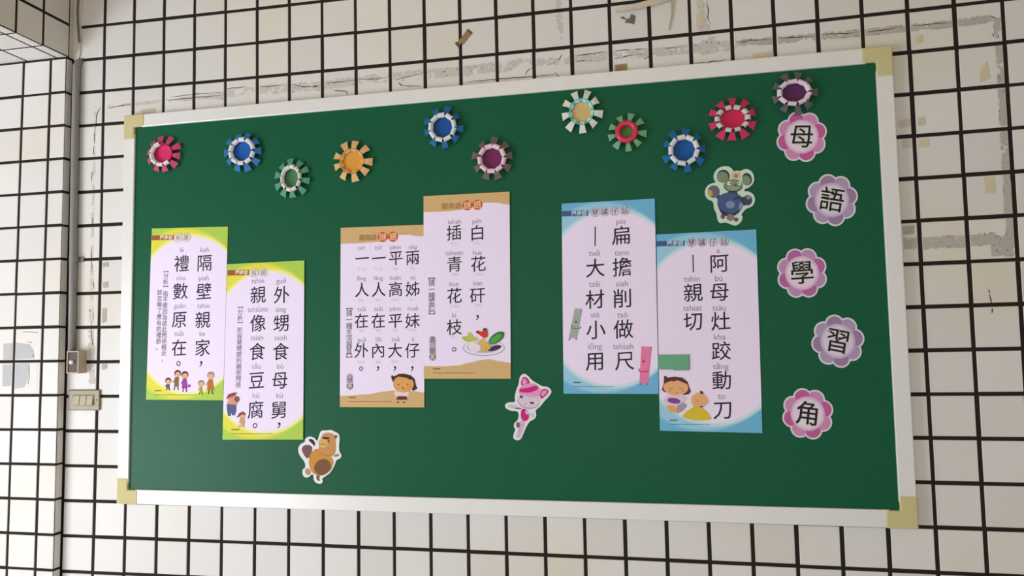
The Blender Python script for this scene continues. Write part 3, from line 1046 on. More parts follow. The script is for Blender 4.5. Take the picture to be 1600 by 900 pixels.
def cup_flower(label, px, py, R_px, Rh_px, center, petal, tab, rot=0.0, n=10, style='tabs', missing=(), ring=None, petal_len=1.0, tabscale=1.0, floor_depth=0.006, wall=None, oval=(1.0, 1.0)):
    """a paper cup cut open and spread flat: base disc, low wall, white folded tabs, petals"""
    cx, cz = at(px, py, BP - 0.006)
    k = Vector((at(px + 1, py, BP)[0] - at(px, py, BP)[0], 0)).length
    kv = abs(at(px, py + 1, BP)[1] - at(px, py, BP)[1])
    RX, RZ = R_px * k, Rh_px * kv
    rnd = random.Random(int(px * 13 + py))
    root = empty('paper_flower', (cx, BP, cz))
    tag(root, label, 'paper flower', 'paper-cup flowers along the top of the board')
    key = '%d_%d' % (px, py)
    MC_ = mat('cup_centre_' + key, center, rough=0.55, var=0.06, scale=40)
    MP = mat('cup_petal_' + key, petal, rough=0.6, var=0.10, scale=50)
    MT = mat('cup_tab_' + key, tab, rough=0.5, var=0.04, scale=40)
    MW = mat('cup_wall_' + key, wall or vary(center, 0.85), rough=0.55, var=0.06, scale=40)
    P3 = lambda r, a, y: (cx + RX * oval[0] * r * math.cos(a), BP - y, cz + RZ * oval[1] * r * math.sin(a))
    # base of the cup
    m = MB()
    N = 40
    rings = [(0.0, floor_depth * 0.9), (0.25, floor_depth), (0.42, floor_depth), (0.47, floor_depth + 0.001)]
    vs = [P3(0, 0, rings[0][1])]
    for r, y in rings[1:]:
        vs += [P3(r, 2 * math.pi * i / N, y) for i in range(N)]
    fs = [(0, 1 + i, 1 + (i + 1) % N) for i in range(N)]
    for q in range(len(rings) - 2):
        o0, o1 = 1 + q * N, 1 + (q + 1) * N
        fs += [(o0 + i, o1 + i, o1 + (i + 1) % N, o0 + (i + 1) % N) for i in range(N)]
    m.mesh(vs, fs, MC_)
    child(m.build('cup_base', smooth=True), root)
    # short wall, flaring outwards
    m = MB()
    prof = [(0.47, 0.0012), (0.47, floor_depth + 0.001), (0.52, floor_depth + 0.009), (0.57, floor_depth + 0.012), (0.585, floor_depth + 0.010), (0.53, 0.0012)]
    if style == 'plain':
        prof = [(0.45, 0.0012), (0.45, floor_depth + 0.0005), (0.52, floor_depth + 0.005), (0.60, floor_depth + 0.010), (0.61, floor_depth + 0.009), (0.50, 0.0012)]
    vs, fs = [], []
    for r, y in prof:
        vs += [P3(r, 2 * math.pi * i / N, y) for i in range(N)]
    for q in range(len(prof) - 1):
        fs += [(q * N + i, (q + 1) * N + i, (q + 1) * N + (i + 1) % N, q * N + (i + 1) % N) for i in range(N)]
    m.mesh(vs, fs, MW)
    child(m.build('cup_wall', smooth=True), root)
    # petals
    yt = floor_depth + 0.009
    for i in range(n):
        a = rot + 2 * math.pi * (i + 0.5) / n + rnd.uniform(-.06, .06)
        hw0, hw1 = (0.085, 0.185 * rnd.uniform(.9, 1.1)) if style != 'plain' else (0.10, 0.18 * rnd.uniform(.92, 1.1))
        ro = petal_len * rnd.uniform(.93, 1.04)
        dirv = Vector((math.cos(a), math.sin(a)))
        tn = Vector((-math.sin(a), math.cos(a)))
        r0_ = 0.47 if style == 'plain' else 0.53
        st = [(r0_, hw0, yt - (.001 if style != 'plain' else .003)), (0.66, hw0 * 1.2, yt + 0.001), (0.82, (hw0 + hw1) / 2 * 1.05, yt - 0.001), (ro, hw1, yt - 0.005)]
        vs = []
        for r, hw, y in st:
            for s in (-1, 1):
                w2 = dirv * r + tn * hw * s
                vs.append((cx + RX * w2.x, BP - y + (0.0012 if s < 0 else 0), cz + RZ * w2.y))
        nn = len(vs)
        vs += [(x, y + 0.0006, z) for x, y, z in vs]
        fs = []
        for q in range(3):
            A = 2 * q
            fs.append((A, A + 2, A + 3, A + 1))
            fs.append((A + nn, A + 1 + nn, A + 3 + nn, A + 2 + nn))
            fs.append((A, A + nn, A + 2 + nn, A + 2))
            fs.append((A + 1, A + 3, A + 3 + nn, A + 1 + nn))
        fs.append((6, 6 + nn, 7 + nn, 7))
        fs.append((0, 1, 1 + nn, nn))
        m = MB()
        m.mesh(vs, fs, MP)
        child(m.build('petal'), root)
    if style == 'tabs':
        for i in range(n):
            if i in missing:
                continue
            a = rot + 2 * math.pi * i / n + rnd.uniform(-.05, .05)
            hw = 0.172 * (9.5 / n) * rnd.uniform(.92, 1.05) * tabscale
            y0 = floor_depth + 0.008
            dirv = Vector((math.cos(a), math.sin(a)))
            tn = Vector((-math.sin(a), math.cos(a)))
            st = [(0.465, y0 + .001), (0.50, y0 + 0.0065), (0.56, y0 + 0.0095), (0.63, y0 + 0.009), (0.69, y0 + 0.005), (0.685, y0 - 0.001)]
            vs = []
            for r, y in st:
                for s in (-1, 1):
                    w2 = dirv * r + tn * hw * s
                    vs.append((cx + RX * oval[0] * w2.x, BP - y, cz + RZ * oval[1] * w2.y))
            nn = len(vs)
            for r, y in st:
                for s in (-1, 1):
                    w2 = dirv * (0.57 + (r - .57) * .82) + tn * hw * s
                    vs.append((cx + RX * oval[0] * w2.x, BP - (y - .0012), cz + RZ * oval[1] * w2.y))
            fs = []
            for q in range(len(st) - 1):
                A = 2 * q
                fs.append((A, A + 2, A + 3, A + 1))
                fs.append((A + nn, A + 1 + nn, A + 3 + nn, A + 2 + nn))
                fs.append((A, A + nn, A + 2 + nn, A + 2))
                fs.append((A + 1, A + 3, A + 3 + nn, A + 1 + nn))
            m = MB()
            m.mesh(vs, fs, MT)
            child(m.build('folded_tab', smooth=False), root)
    if ring:
        m = MB()
        MR = mat('glossy_ring_' + key, ring, rough=0.28, var=0.05, spec=0.5)
        vs, fs = [], []
        NT = 12
        for i in range(N):
            a = 2 * math.pi * i / N
            for j in range(NT):
                b = 2 * math.pi * j / NT
                vs.append(P3(0.455 + 0.135 * math.cos(b), a, floor_depth + 0.010 + 0.0075 * math.sin(b)))
        for i in range(N):
            for j in range(NT):
                fs.append((i * NT + j, i * NT + (j + 1) % NT, ((i + 1) % N) * NT + (j + 1) % NT, ((i + 1) % N) * NT + j))
        m.mesh(vs, fs, MR)
        child(m.build('rolled_rim', smooth=True), root)
    return root


WHT = (226, 226, 226)
cup_flower('pink paper-cup flower near the top left corner, some white tabs lost', 256.5, 241.5, 27, 28, (216, 40, 104), (196, 64, 104), WHT, rot=.15, n=10, missing=(0, 1, 2, 9))
cup_flower('blue paper-cup flower between the pink one and the small green one', 381, 237.5, 29.5, 31, (10, 92, 172), (42, 108, 166), WHT, rot=.3, n=10)
cup_flower('small teal-green paper-cup flower with a green middle, hung lower than its neighbours', 457.5, 279.5, 27.5, 31, (70, 128, 84), (84, 150, 126), (232, 226, 214), rot=.1, n=10, oval=(.84, .98))
cup_flower('orange paper-cup flower with plain tan petals and no white ring', 551.5, 252.5, 31, 32, (224, 156, 58), (222, 176, 116), (240, 214, 176), rot=.3, n=9, style='plain', wall=(206, 146, 74))
cup_flower('blue paper-cup flower just under the frame, above the purple one with pink tabs', 693, 200.5, 31, 32.5, (4, 82, 150), (28, 98, 156), WHT, rot=.25, n=9)
cup_flower('purple paper-cup flower with pink tabs and brown petals, right of the blue one', 770, 249, 32, 33, (122, 34, 88), (112, 92, 86), (236, 206, 214), rot=.45, n=9)
cup_flower('white-petalled paper-cup flower with a tan middle and turquoise wall', 909, 175.5, 32, 34, (214, 180, 118), (222, 222, 206), WHT, rot=.2, n=9, style='plain', wall=(104, 196, 190))
cup_flower('pale green paper-cup flower with a glossy crimson rolled rim', 979.5, 207.5, 30.5, 29.5, (96, 132, 64), (118, 170, 122), WHT, rot=.25, n=9, style='ring', ring=(222, 40, 88))
cup_flower('blue paper-cup flower below the large crimson one at right', 1068.5, 236, 35, 34.5, (6, 88, 156), (30, 100, 160), WHT, rot=.35, n=9)
cup_flower('large crimson paper-cup flower with sparse grey-white tabs', 1144, 187, 37, 34.5, (214, 34, 84), (206, 48, 92), (206, 208, 204), rot=.6, n=10, tabscale=.74, oval=(1.1, .88))
cup_flower('dark purple paper-cup flower with grey petals in the top right corner', 1240, 146.5, 36, 34, (92, 40, 90), (92, 92, 92), (232, 212, 220), rot=.3, n=9, oval=(1.08, .86))


# ------------------------------------------------------------------ scalloped character labels
def scallop_label(label, ch, px, py, r_px, tilt, dark, light, cen):
    y0 = BP
    cx, cz = at(px, py, y0 - 0.002)
    k = (at(px + 20, py, BP)[0] - at(px - 20, py, BP)[0]) / 40
    R = r_px * k
    kv = (at(px, py - 20, BP)[1] - at(px, py + 20, BP)[1]) / 40
    RZ = r_px * kv
    root = empty('character_label', (cx, BP, cz))
    tag(root, label, 'label', 'scalloped character labels down the right of the board')

    def scal(rc, rl, n=8, seg=9):
        """outline of eight overlapping lobes"""
        out = []
        for i in range(n):
            a = tilt + 2 * math.pi * i / n
            lx, lz = rc * math.cos(a), rc * math.sin(a)
            h = math.asin(min(1, rc * math.sin(math.pi / n) / rl))
            half = math.pi / n + h if rc * math.cos(math.pi / n) <= 1e9 else 0
            # angle span at which neighbouring lobes meet
            d = rc * math.sin(math.pi / n)
            m_ = rc * math.cos(math.pi / n) + math.sqrt(max(0, rl * rl - d * d))
            vx, vz = m_ * math.cos(math.pi / n) - rc, m_ * math.sin(math.pi / n)
            sp = math.atan2(vz, vx)
            for s in range(seg):
                b = a - sp + 2 * sp * s / seg
                out.append((lx + rl * math.cos(b), lz + rl * math.sin(b)))
        return out

    to = lambda pts: [(cx + x * R, cz + z * RZ) for x, z in pts]
    m = MB()
    m.prism(to(scal(0.63, 0.37)), BP - 0.0002, BP - 0.0014, mat('label_card_white', (226, 216, 226), rough=0.5, var=0.02))
    child(m.build('card'), root)
    m = MB()
    MA, MBk = mat('label_petal_%d' % sum(dark), dark, rough=0.5, var=0.08, scale=60), mat('label_petal_%d' % sum(light), light, rough=0.5, var=0.08, scale=60)
    for i in range(8):
        a = tilt + 2 * math.pi * i / 8
        # one lobe, bounded by the two radial seams
        d = 0.70 * math.sin(math.pi / 8)
        rl = 0.305
        pts = [(0.3 * math.cos(a), 0.3 * math.sin(a))]
        for s in range(17):
            b = a - 2.0 + 4.0 * s / 16
            x, z = 0.63 * math.cos(a) + rl * math.cos(b), 0.63 * math.sin(a) + rl * math.sin(b)
            ang = math.atan2(z, x) - a
            ang = (ang + math.pi) % (2 * math.pi) - math.pi
            rr = math.hypot(x, z)
            ang = max(-math.pi / 8, min(math.pi / 8, ang))
            pts.append((rr * math.cos(a + ang), rr * math.sin(a + ang)))
        m.poly([(x, BP - 0.0016, z) for x, z in to(pts)], MA if i % 2 == 0 else MBk)
    child(m.build('printed_petals'), root)
    m = MB()
    for rr, c, h in ((0.66, cen[0], 0.0018), (0.61, cen[1], 0.0020), (0.55, cen[2], 0.0022)):
        m.poly([(x, BP - h, z) for x, z in to([(rr * math.cos(2 * math.pi * i / 48), rr * math.sin(2 * math.pi * i / 48)) for i in range(48)])], mat('label_disc_%d_%d_%d' % c, c, rough=0.5, var=0.02))
    child(m.build('centre_disc'), root)
    m = MB()
    for bold, c, h in ((0.035, (232, 230, 222), 0.0025), (0.006, (22, 20, 20), 0.0029)):
        vs, fs = glyph(ch, bold)
        s = 0.92 * CJK_S
        out = []
        ct, st = math.cos(tilt_of[ch]), math.sin(tilt_of[ch])
        for x, z in vs:
            dx, dz = (x - CJK_CX) * s, (z - CJK_CY) * s
            dx, dz = dx * ct - dz * st, dx * st + dz * ct
            out.append((cx + dx * R, BP - h, cz + dz * RZ))
        m.mesh(out, fs, mat('label_ink_%d' % c[0], c, rough=0.5, var=0.02))
    child(m.build('character'), root)


tilt_of = {'母': math.radians(-4), '語': math.radians(-12), '學': math.radians(2), '習': math.radians(-12), '角': math.radians(-8)}
PK = ((196, 92, 150), (208, 142, 182), ((222, 172, 208), (232, 198, 224), (238, 216, 234)))
MV = ((156, 128, 162), (176, 156, 186), ((196, 170, 202), (212, 190, 216), (226, 210, 228)))
RD = math.radians
scallop_label('pink scalloped label reading 母, topmost of the column', '母', 1252.5, 213.5, 40.5, RD(14), PK[0], PK[1], PK[2])
scallop_label('mauve scalloped label reading 語, second from the top', '語', 1299.5, 312.5, 41.5, RD(10), MV[0], MV[1], MV[2])
scallop_label('pink and mauve scalloped label reading 學 in the middle of the column', '學', 1253, 426.5, 40.5, RD(22), (182, 104, 158), (190, 146, 184), PK[2])
scallop_label('mauve scalloped label reading 習, second from the bottom', '習', 1309, 533, 42, RD(8), MV[0], MV[1], MV[2])
scallop_label('pink scalloped label reading 角, lowest of the column', '角', 1262, 646.5, 41, RD(15), PK[0], PK[1], PK[2])


# ------------------------------------------------------------------ animal cut-outs
class Cutout:
    def __init__(self, name, label, ox, oy, sc, outline, rim):
        self.o = (ox, oy, sc)
        pts = [self.p(*q) for q in smooth_loop(outline)]
        cx = sum(a for a, b in pts) / len(pts)
        cz = sum(b for a, b in pts) / len(pts)
        self.root = empty(name, (cx, BP, cz))
        tag(self.root, label, 'cut-out', 'animal cut-outs on the board')
        m = MB()
        m.prism(pts, BP - 0.0002, BP - 0.0022, rim)
        child(m.build('backing_card'), self.root)

    def p(self, x, y):
        ox, oy, sc = self.o
        return at(ox + x / sc, oy + y / sc, BP - 0.002)

    def poly(self, m, pts, ink, h, smooth=True):
        q = smooth_loop(pts) if smooth else pts
        w_ = [self.p(*a) for a in q]
        n = len(w_)
        ar = sum(w_[i][0] * w_[(i + 1) % n][1] - w_[(i + 1) % n][0] * w_[i][1] for i in range(n))
        if ar < 0:
            w_ = w_[::-1]
        m.poly([(x, BP - 0.0022 - h, z) for x, z in w_], ink)

    def ell(self, m, cx, cy, rx, ry, ink, h, rot=0.0):
        self.poly(m, ell_pts(cx, cy, rx, ry, rot, 30), ink, h, smooth=False)

    def part(self, m, name):
        child(m.build(name), self.root)


def smooth_loop(pts, it=2):
    for _ in range(it):
        o = []
        n = len(pts)
        for i in range(n):
            a, b = pts[i], pts[(i + 1) % n]
            o.append((a[0] * .75 + b[0] * .25, a[1] * .75 + b[1] * .25))
            o.append((a[0] * .25 + b[0] * .75, a[1] * .25 + b[1] * .75))
        pts = o
    return pts


H1, H2, H3, H4 = 0.0002, 0.0004, 0.0006, 0.0008
# mouse
c = Cutout('mouse_cutout', 'round-eared blue-bodied mouse paper cut-out above the lower blue poster', 1090, 250, 8.18,
           [(330, 78), (400, 80), (450, 120), (458, 150), (500, 132), (545, 146), (600, 112), (672, 122), (724, 195), (720, 292), (662, 352), (604, 368), (592, 402), (660, 400), (724, 445), (738, 520), (704, 594), (622, 620), (584, 662), (556, 700), (580, 728), (558, 794), (492, 844), (430, 824), (350, 792), (292, 814), (252, 772), (246, 690), (206, 620), (204, 528), (126, 504), (86, 430), (106, 346), (168, 298), (238, 288), (202, 240), (208, 166), (262, 102)],
           mat('cutout_rim_mint', (206, 226, 208), rough=0.5, var=0.02))
MG, MGD, MGL = P('mouse_green', (132, 146, 118)), P('mouse_green_dark', (64, 74, 56)), P('mouse_muzzle', (150, 162, 140))
BB, BBD, BBL = P('mouse_blue', (74, 94, 134)), P('mouse_blue_dark', (60, 62, 84)), P('mouse_blue_light', (132, 146, 178))
m = MB()
c.ell(m, 328, 208, 82, 84, MGD, H1)
c.ell(m, 318, 220, 74, 70, MG, H2, .2)
c.part(m, 'ear')
m = MB()
c.ell(m, 632, 245, 62, 80, MGD, H1, -.2)
c.ell(m, 622, 262, 54, 64, MG, H2, -.2)
c.part(m, 'ear')
m = MB()
c.poly(m, [(245, 520), (290, 440), (400, 410), (520, 430), (590, 500), (580, 600), (530, 660), (430, 720), (330, 700), (262, 620)], BB, H1)
c.poly(m, [(262, 600), (330, 660), (440, 690), (530, 640), (560, 640), (480, 716), (380, 724), (300, 690)], BBD, H2)
c.ell(m, 418, 572, 58, 48, BBL, H2)
c.ell(m, 552, 590, 26, 52, BBL, H2, .1)
c.poly(m, [(370, 430), (395, 395), (500, 398), (520, 440), (450, 452)], MGD, H1 * .5)
c.part(m, 'body')
m = MB()
c.ell(m, 455, 330, 122, 82, MGD, H2)
c.ell(m, 458, 318, 118, 74, MG, H3)
c.ell(m, 450, 364, 84, 30, MGL, H4)
c.ell(m, 404, 300, 28, 26, P('eye_white', (226, 226, 200)), H4)
c.ell(m, 532, 300, 24, 24, P('eye_white', (226, 226, 200)), H4)
c.ell(m, 416, 300, 9, 10, MGD, 0.001)
c.ell(m, 524, 302, 9, 10, MGD, 0.001)
c.ell(m, 482, 324, 20, 10, MGD, 0.001)
c.part(m, 'head')
m = MB()
c.poly(m, [(418, 215), (440, 165), (500, 148), (545, 165), (552, 225), (500, 240), (450, 236)], P('tan_tuft', (216, 190, 140)), H4)
c.ell(m, 490, 205, 26, 22, P('tuft_brown', (176, 124, 84)), 0.001)
c.part(m, 'tuft')
m = MB()
c.poly(m, [(230, 440), (270, 440), (320, 470), (290, 540), (240, 490)], BBD, H1 * .6)
c.ell(m, 205, 405, 78, 80, P('mouse_violet', (110, 104, 124)), H2)
c.ell(m, 160, 422, 30, 44, P('mouse_yellow', (186, 176, 62)), H3, -.5)
c.part(m, 'hand')
m = MB()
c.poly(m, [(540, 490), (590, 470), (640, 470), (650, 560), (590, 590), (560, 560)], BBD, H2 * .6)
c.ell(m, 642, 515, 56, 66, P('mouse_dark', (70, 72, 92)), H2)
c.ell(m, 650, 480, 30, 26, P('mouse_violet2', (142, 140, 164)), H3)
c.poly(m, [(460, 500), (490, 462), (580, 474), (590, 496), (520, 492), (480, 510)], MGD, H4)
c.part(m, 'hand')
m = MB()
c.ell(m, 420, 735, 50, 44, P('mouse_taupe', (142, 124, 122)), H3)
c.part(m, 'foot')
m = MB()
c.ell(m, 322, 722, 28, 34, P('mouse_dark2', (104, 92, 102)), H2)
c.part(m, 'foot')
m = MB()
c.ell(m, 492, 762, 30, 26, P('mouse_dark2', (104, 92, 102)), H2)
c.part(m, 'foot')

# kitten
RIMW = mat('cutout_rim_white', (232, 230, 232), rough=0.5, var=0.02)
c = Cutout('kitten_cutout', 'pink and white kitten paper cut-out in a striped cap, below the tan riddle posters', 780, 570, 6.92,
           [(265, 90), (312, 116), (352, 168), (432, 212), (462, 232), (532, 236), (572, 285), (548, 332), (484, 398), (444, 452), (388, 494), (404, 540), (388, 584), (334, 608), (302, 652), (258, 752), (238, 804), (195, 822), (150, 798), (156, 745), (178, 700), (156, 670), (162, 628), (204, 598), (212, 522), (188, 498), (125, 500), (66, 468), (60, 430), (94, 404), (178, 406), (165, 350), (182, 278), (212, 208), (220, 128)], RIMW)
KPI, KPD, KPL, KSK = P('kit_pink', (232, 158, 206)), P('kit_magenta', (206, 40, 124)), P('kit_pale', (236, 176, 216)), P('kit_skin', (222, 206, 216))
m = MB()
c.poly(m, [(232, 228), (240, 160), (268, 122), (310, 148), (338, 200), (290, 222)], KPD, H2, True)
c.poly(m, [(250, 215), (256, 160), (275, 142), (312, 190), (280, 212)], KPI, H3)
c.part(m, 'ear')
m = MB()
c.poly(m, [(440, 385), (446, 270), (500, 258), (545, 282), (510, 330)], KPD, H2)
c.poly(m, [(456, 350), (458, 285), (500, 272), (526, 288), (490, 328)], KPI, H3)
c.part(m, 'ear')
m = MB()
c.ell(m, 318, 392, 122, 84, P('kit_shade', (188, 160, 178)), H2, .15)
c.ell(m, 320, 382, 118, 80, KSK, H3, .15)
c.ell(m, 240, 345, 20, 14, P('kit_eye', (96, 56, 84)), H4, .5)
c.ell(m, 355, 412, 26, 11, P('kit_eye', (96, 56, 84)), H4, .2)
c.ell(m, 288, 420, 8, 6, KPD, H4)
c.part(m, 'head')
m = MB()
c.poly(m, [(205, 300), (222, 240), (300, 200), (390, 206), (440, 250), (452, 330), (400, 352), (310, 345), (230, 320)], KPI, 0.0009)
c.poly(m, [(212, 285), (228, 256), (310, 250), (400, 218), (428, 250), (400, 280), (320, 304), (240, 298)], KPD, 0.0011)
c.part(m, 'striped_cap')
m = MB()
c.poly(m, [(236, 470), (300, 478), (330, 570), (290, 616), (232, 590)], KPD, H3)
c.ell(m, 300, 515, 16, 24, KPL, H4, -.5)
c.part(m, 'suit')
m = MB()
c.poly(m, [(85, 440), (130, 425), (240, 462), (245, 480), (170, 476), (105, 462)], P('kit_limb', (208, 198, 208)), H2)
c.poly(m, [(170, 466), (240, 466), (242, 480), (180, 480)], P('kit_dusk', (140, 100, 128)), H3)
c.part(m, 'arm')
m = MB()
c.ell(m, 350, 548, 30, 24, P('kit_limb', (208, 198, 208)), H2)
c.ell(m, 348, 556, 16, 12, RIMW, H3)
c.part(m, 'arm')
m = MB()
c.poly(m, [(225, 590), (290, 610), (262, 690), (224, 790), (180, 780), (210, 690)], P('kit_leg', (216, 180, 204)), H2)
c.ell(m, 205, 650, 22, 32, P('kit_dusk', (140, 100, 128)), H3)
c.ell(m, 205, 770, 26, 20, P('kit_limb', (208, 198, 208)), H4)
c.part(m, 'legs')

# beaver
c = Cutout('beaver_cutout', 'brown beaver paper cut-out below the lower green poster', 450, 660, 8.18,
           [(440, 100), (500, 104), (545, 92), (602, 120), (656, 148), (662, 220), (650, 300), (658, 382), (690, 418), (664, 466), (618, 476), (594, 562), (534, 654), (452, 706), (434, 722), (450, 762), (412, 790), (348, 770), (326, 722), (326, 674), (305, 660), (272, 696), (228, 712), (184, 672), (184, 598), (226, 578), (214, 500), (144, 420), (124, 340), (156, 274), (220, 250), (214, 212), (268, 174), (344, 196), (372, 250), (394, 180), (410, 124)], RIMW)
BO, BD, BT, BM = P('beaver_orange', (206, 146, 66)), P('beaver_dark', (124, 88, 58)), P('beaver_tan', (202, 146, 84)), P('beaver_muzzle', (222, 176, 104))
TAIL = P('beaver_tail', (122, 88, 86))
m = MB()
c.poly(m, [(170, 340), (205, 290), (270, 285), (320, 320), (290, 420), (250, 470), (205, 420)], TAIL, H2)
c.poly(m, [(256, 222), (290, 206), (335, 232), (352, 280), (335, 305), (310, 270)], P('beaver_black', (56, 46, 44)), H2)
c.part(m, 'tail')
m = MB()
c.poly(m, [(262, 520), (280, 400), (370, 320), (480, 380), (590, 470), (570, 580), (500, 660), (400, 690), (300, 640)], BO, H3)
c.poly(m, [(330, 620), (340, 540), (400, 480), (470, 460), (540, 500), (560, 580), (500, 650), (410, 684)], BD, H4)
c.part(m, 'body')
m = MB()
c.poly(m, [(392, 330), (410, 220), (450, 140), (530, 130), (600, 160), (612, 260), (606, 400), (560, 440), (480, 420), (415, 380)], BT, 0.0009)
c.ell(m, 452, 262, 60, 62, BM, 0.0011, .3)
c.ell(m, 500, 370, 92, 62, P('beaver_chin', (186, 132, 76)), 0.0010)
c.ell(m, 500, 352, 94, 62, BT, 0.00105)
c.poly(m, [(440, 190), (470, 182), (540, 196), (530, 214), (480, 214), (445, 208)], P('beaver_black', (56, 46, 44)), 0.0013)
c.ell(m, 448, 272, 46, 12, P('beaver_line', (150, 104, 52)), 0.0013, .1)
c.ell(m, 448, 264, 46, 12, BM, 0.0014, .1)
c.ell(m, 520, 240, 12, 14, P('beaver_black', (56, 46, 44)), 0.0013)
c.ell(m, 612, 182, 18, 20, P('beaver_ear', (136, 72, 40)), 0.0013)
c.part(m, 'head')
m = MB()
c.poly(m, [(590, 420), (640, 400), (658, 412), (640, 432), (596, 444)], P('beaver_paw', (176, 110, 84)), 0.0010)
c.part(m, 'paw')
m = MB()
c.ell(m, 255, 630, 34, 44, P('beaver_foot', (176, 150, 112)), H2, -.4)
c.part(m, 'paw')
m = MB()
c.poly(m, [(360, 670), (410, 670), (400, 720), (412, 750), (366, 740)], P('beaver_foot2', (120, 96, 88)), H2)
c.part(m, 'paw')

# ------------------------------------------------------------------ pipe, switch, button box
PVC = mat('grey_pvc', (140, 137, 132), rough=0.45, var=0.08, scale=20)
pipe = empty('conduit_pipe', (0, 0, 0))
tag(pipe, 'grey vertical conduit pipe in the corner beside the pillar, ending at a small box', 'pipe')


def tube(mb, path, r, material, n=20):
    vs, fs = [], []
    for k, q in enumerate(path):
        q = Vector(q)
        d = (Vector(path[min(k + 1, len(path) - 1)]) - Vector(path[max(k - 1, 0)])).normalized()
        a = d.cross(Vector((0, 1, 0)))
        if a.length < .1:
            a = d.cross(Vector((1, 0, 0)))
        a.normalize()
        b = d.cross(a)
        for i in range(n):
            t = 2 * math.pi * i / n
            vs.append(q + a * r * math.cos(t) + b * r * math.sin(t))
    for k in range(len(path) - 1):
        for i in range(n):
            fs.append((k * n + i, k * n + (i + 1) % n, (k + 1) * n + (i + 1) % n, (k + 1) * n + i))
    fs.append(tuple(range(n - 1, -1, -1)))
    fs.append(tuple((len(path) - 1) * n + i for i in range(n)))
    mb.mesh(vs, fs, material)


PR = 0.0108
pts = []
pyy = -PR - 0.003
for px, py in ((119.5, 103), (118.5, 150), (116.5, 250), (115, 350), (113.5, 450), (112, 552)):
    x, z = at(px, py, pyy)
    pts.append((x, pyy, z))
xm = sum(q[0] for q in pts) / len(pts)
pts = [(xm + (q[0] - xm) * 1.0, q[1], q[2]) for q in pts]
PIPE_X = xm
m = MB()
top = pts[0]
tube(m, [(top[0] + .004, 0.002, top[2] + 0.02), (top[0] + .002, pyy * .6, top[2] + 0.012)] + pts, PR, PVC)
m.build('pipe_tube', parent=pipe, smooth=True)
x, z = at(115, 405, pyy)
m = MB()
tube(m, [(x, pyy, z - 0.009), (x, pyy, z + 0.009)], PR + 0.0022, PVC)
m.box(x - PR - 0.016, x + PR + 0.016, -0.003, -0.0002, z - 0.009, z + 0.009, PVC)
m.build('pipe_clamp', parent=pipe, bevel=0.0006)

# bit of cable hanging in the bare corner above
m = MB()
CAB = mat('grey_cable', (120, 112, 92), rough=0.6)
path = []
for px, py in ((123, -12), (121.5, 5), (121, 20), (121.5, 35), (122.5, 50), (123.5, 62), (124, 66)):
    x, z = at(px, py, -0.008)
    path.append((x, -0.008, z))
tube(m, path, 0.0032, CAB, 10)
o = m.build('cable_end', smooth=True)
tag(o, 'short grey cable hanging in the bare plaster corner above the pipe', 'cable')

# button box
BEI = mat('beige_plastic', (190, 172, 146), rough=0.45, var=0.05)
DKBR = mat('dark_brown_plastic', (74, 54, 42), rough=0.4, var=0.1)
bz = empty('button_box', (0, 0, 0))
tag(bz, 'small beige box with a white push button on a dark face, under the pipe', 'button box')
FB = -0.034
x0, zt = at(104.3, 548.5, FB)
x1, zb = at(122.0, 583.5, FB)
FWD = 0.004
m = MB()
n0 = [(x0, zb), (x1, zb), (x1, zt), (x0, zt)]
n1 = [(x0 + FWD, zb + FWD), (x1 - FWD, zb + FWD), (x1 - FWD, zt - FWD), (x0 + FWD, zt - FWD)]
vs = [(x, FB, z) for x, z in n0] + [(x, FB, z) for x, z in n1] + [(x, FB + .005, z) for x, z in n1] + [(x, -0.0005, z) for x, z in n0]
fs = []
for i in range(4):
    j = (i + 1) % 4
    fs += [(i, j, 4 + j, 4 + i), (4 + i, 4 + j, 8 + j, 8 + i), (12 + i, 12 + j, j, i)]
fs.append((15, 14, 13, 12))
m.mesh(vs, fs, BEI)
m.build('housing', parent=bz, bevel=0.001)
m = MB()
m.box(x0 + FWD + .0003, x1 - FWD - .0003, FB + 0.0035, FB + 0.006, zb + FWD + .0003, zt - FWD - .0003, DKBR)
m.build('dark_faceplate', parent=bz)
m = MB()
x, z = at(111.7, 566, FB)
N = 24
prof = [(0.0066, FB + .0035), (0.0066, FB - .002), (0.0052, FB - .0045), (0.0, FB - .005)]
vs, fs = [], []
for r, y in prof[:-1]:
    vs += [(x + r * math.cos(2 * math.pi * i / N), y, z + r * math.sin(2 * math.pi * i / N)) for i in range(N)]
vs.append((x, prof[-1][1], z))
for q in range(2):
    fs += [(q * N + i, q * N + (i + 1) % N, (q + 1) * N + (i + 1) % N, (q + 1) * N + i) for i in range(N)]
fs += [(2 * N + i, 2 * N + (i + 1) % N, 3 * N) for i in range(N)]
m.mesh(vs, fs, mat('white_button', (240, 238, 232), rough=0.35))
m.build('push_button', parent=bz, smooth=True)

# switch plate
sw = empty('light_switch', (0, 0, 0))
tag(sw, 'tan metal wall plate with three cream rocker switches, left of the board', 'light switch')
SF = -0.007
PLT = mat('tarnished_tan_metal', (126, 115, 90), rough=0.42, var=0.16, scale=28, metal=0.25, spec=0.5)
a, b2 = at(106.5, 609, SF), at(155, 641.5, SF)
sx0, sz1, sx1, sz0 = max(a[0], XC * T + 0.001), a[1], b2[0], b2[1]
m = MB()
m.box(sx0, sx1, SF, -0.0003, sz0, sz1, PLT)
m.build('switch_plate', parent=sw, bevel=0.0045, segs=3)
a, b2 = at(114.5, 617, SF), at(147, 633.5, SF)
m = MB()
m.box(a[0], b2[0], SF - 0.0012, SF + 0.001, b2[1], a[1], mat('switch_surround', (112, 104, 84), rough=0.5))
m.build('switch_surround', parent=sw, bevel=0.0008)
CRM = mat('cream_rocker', (184, 176, 150), rough=0.4, var=0.04)
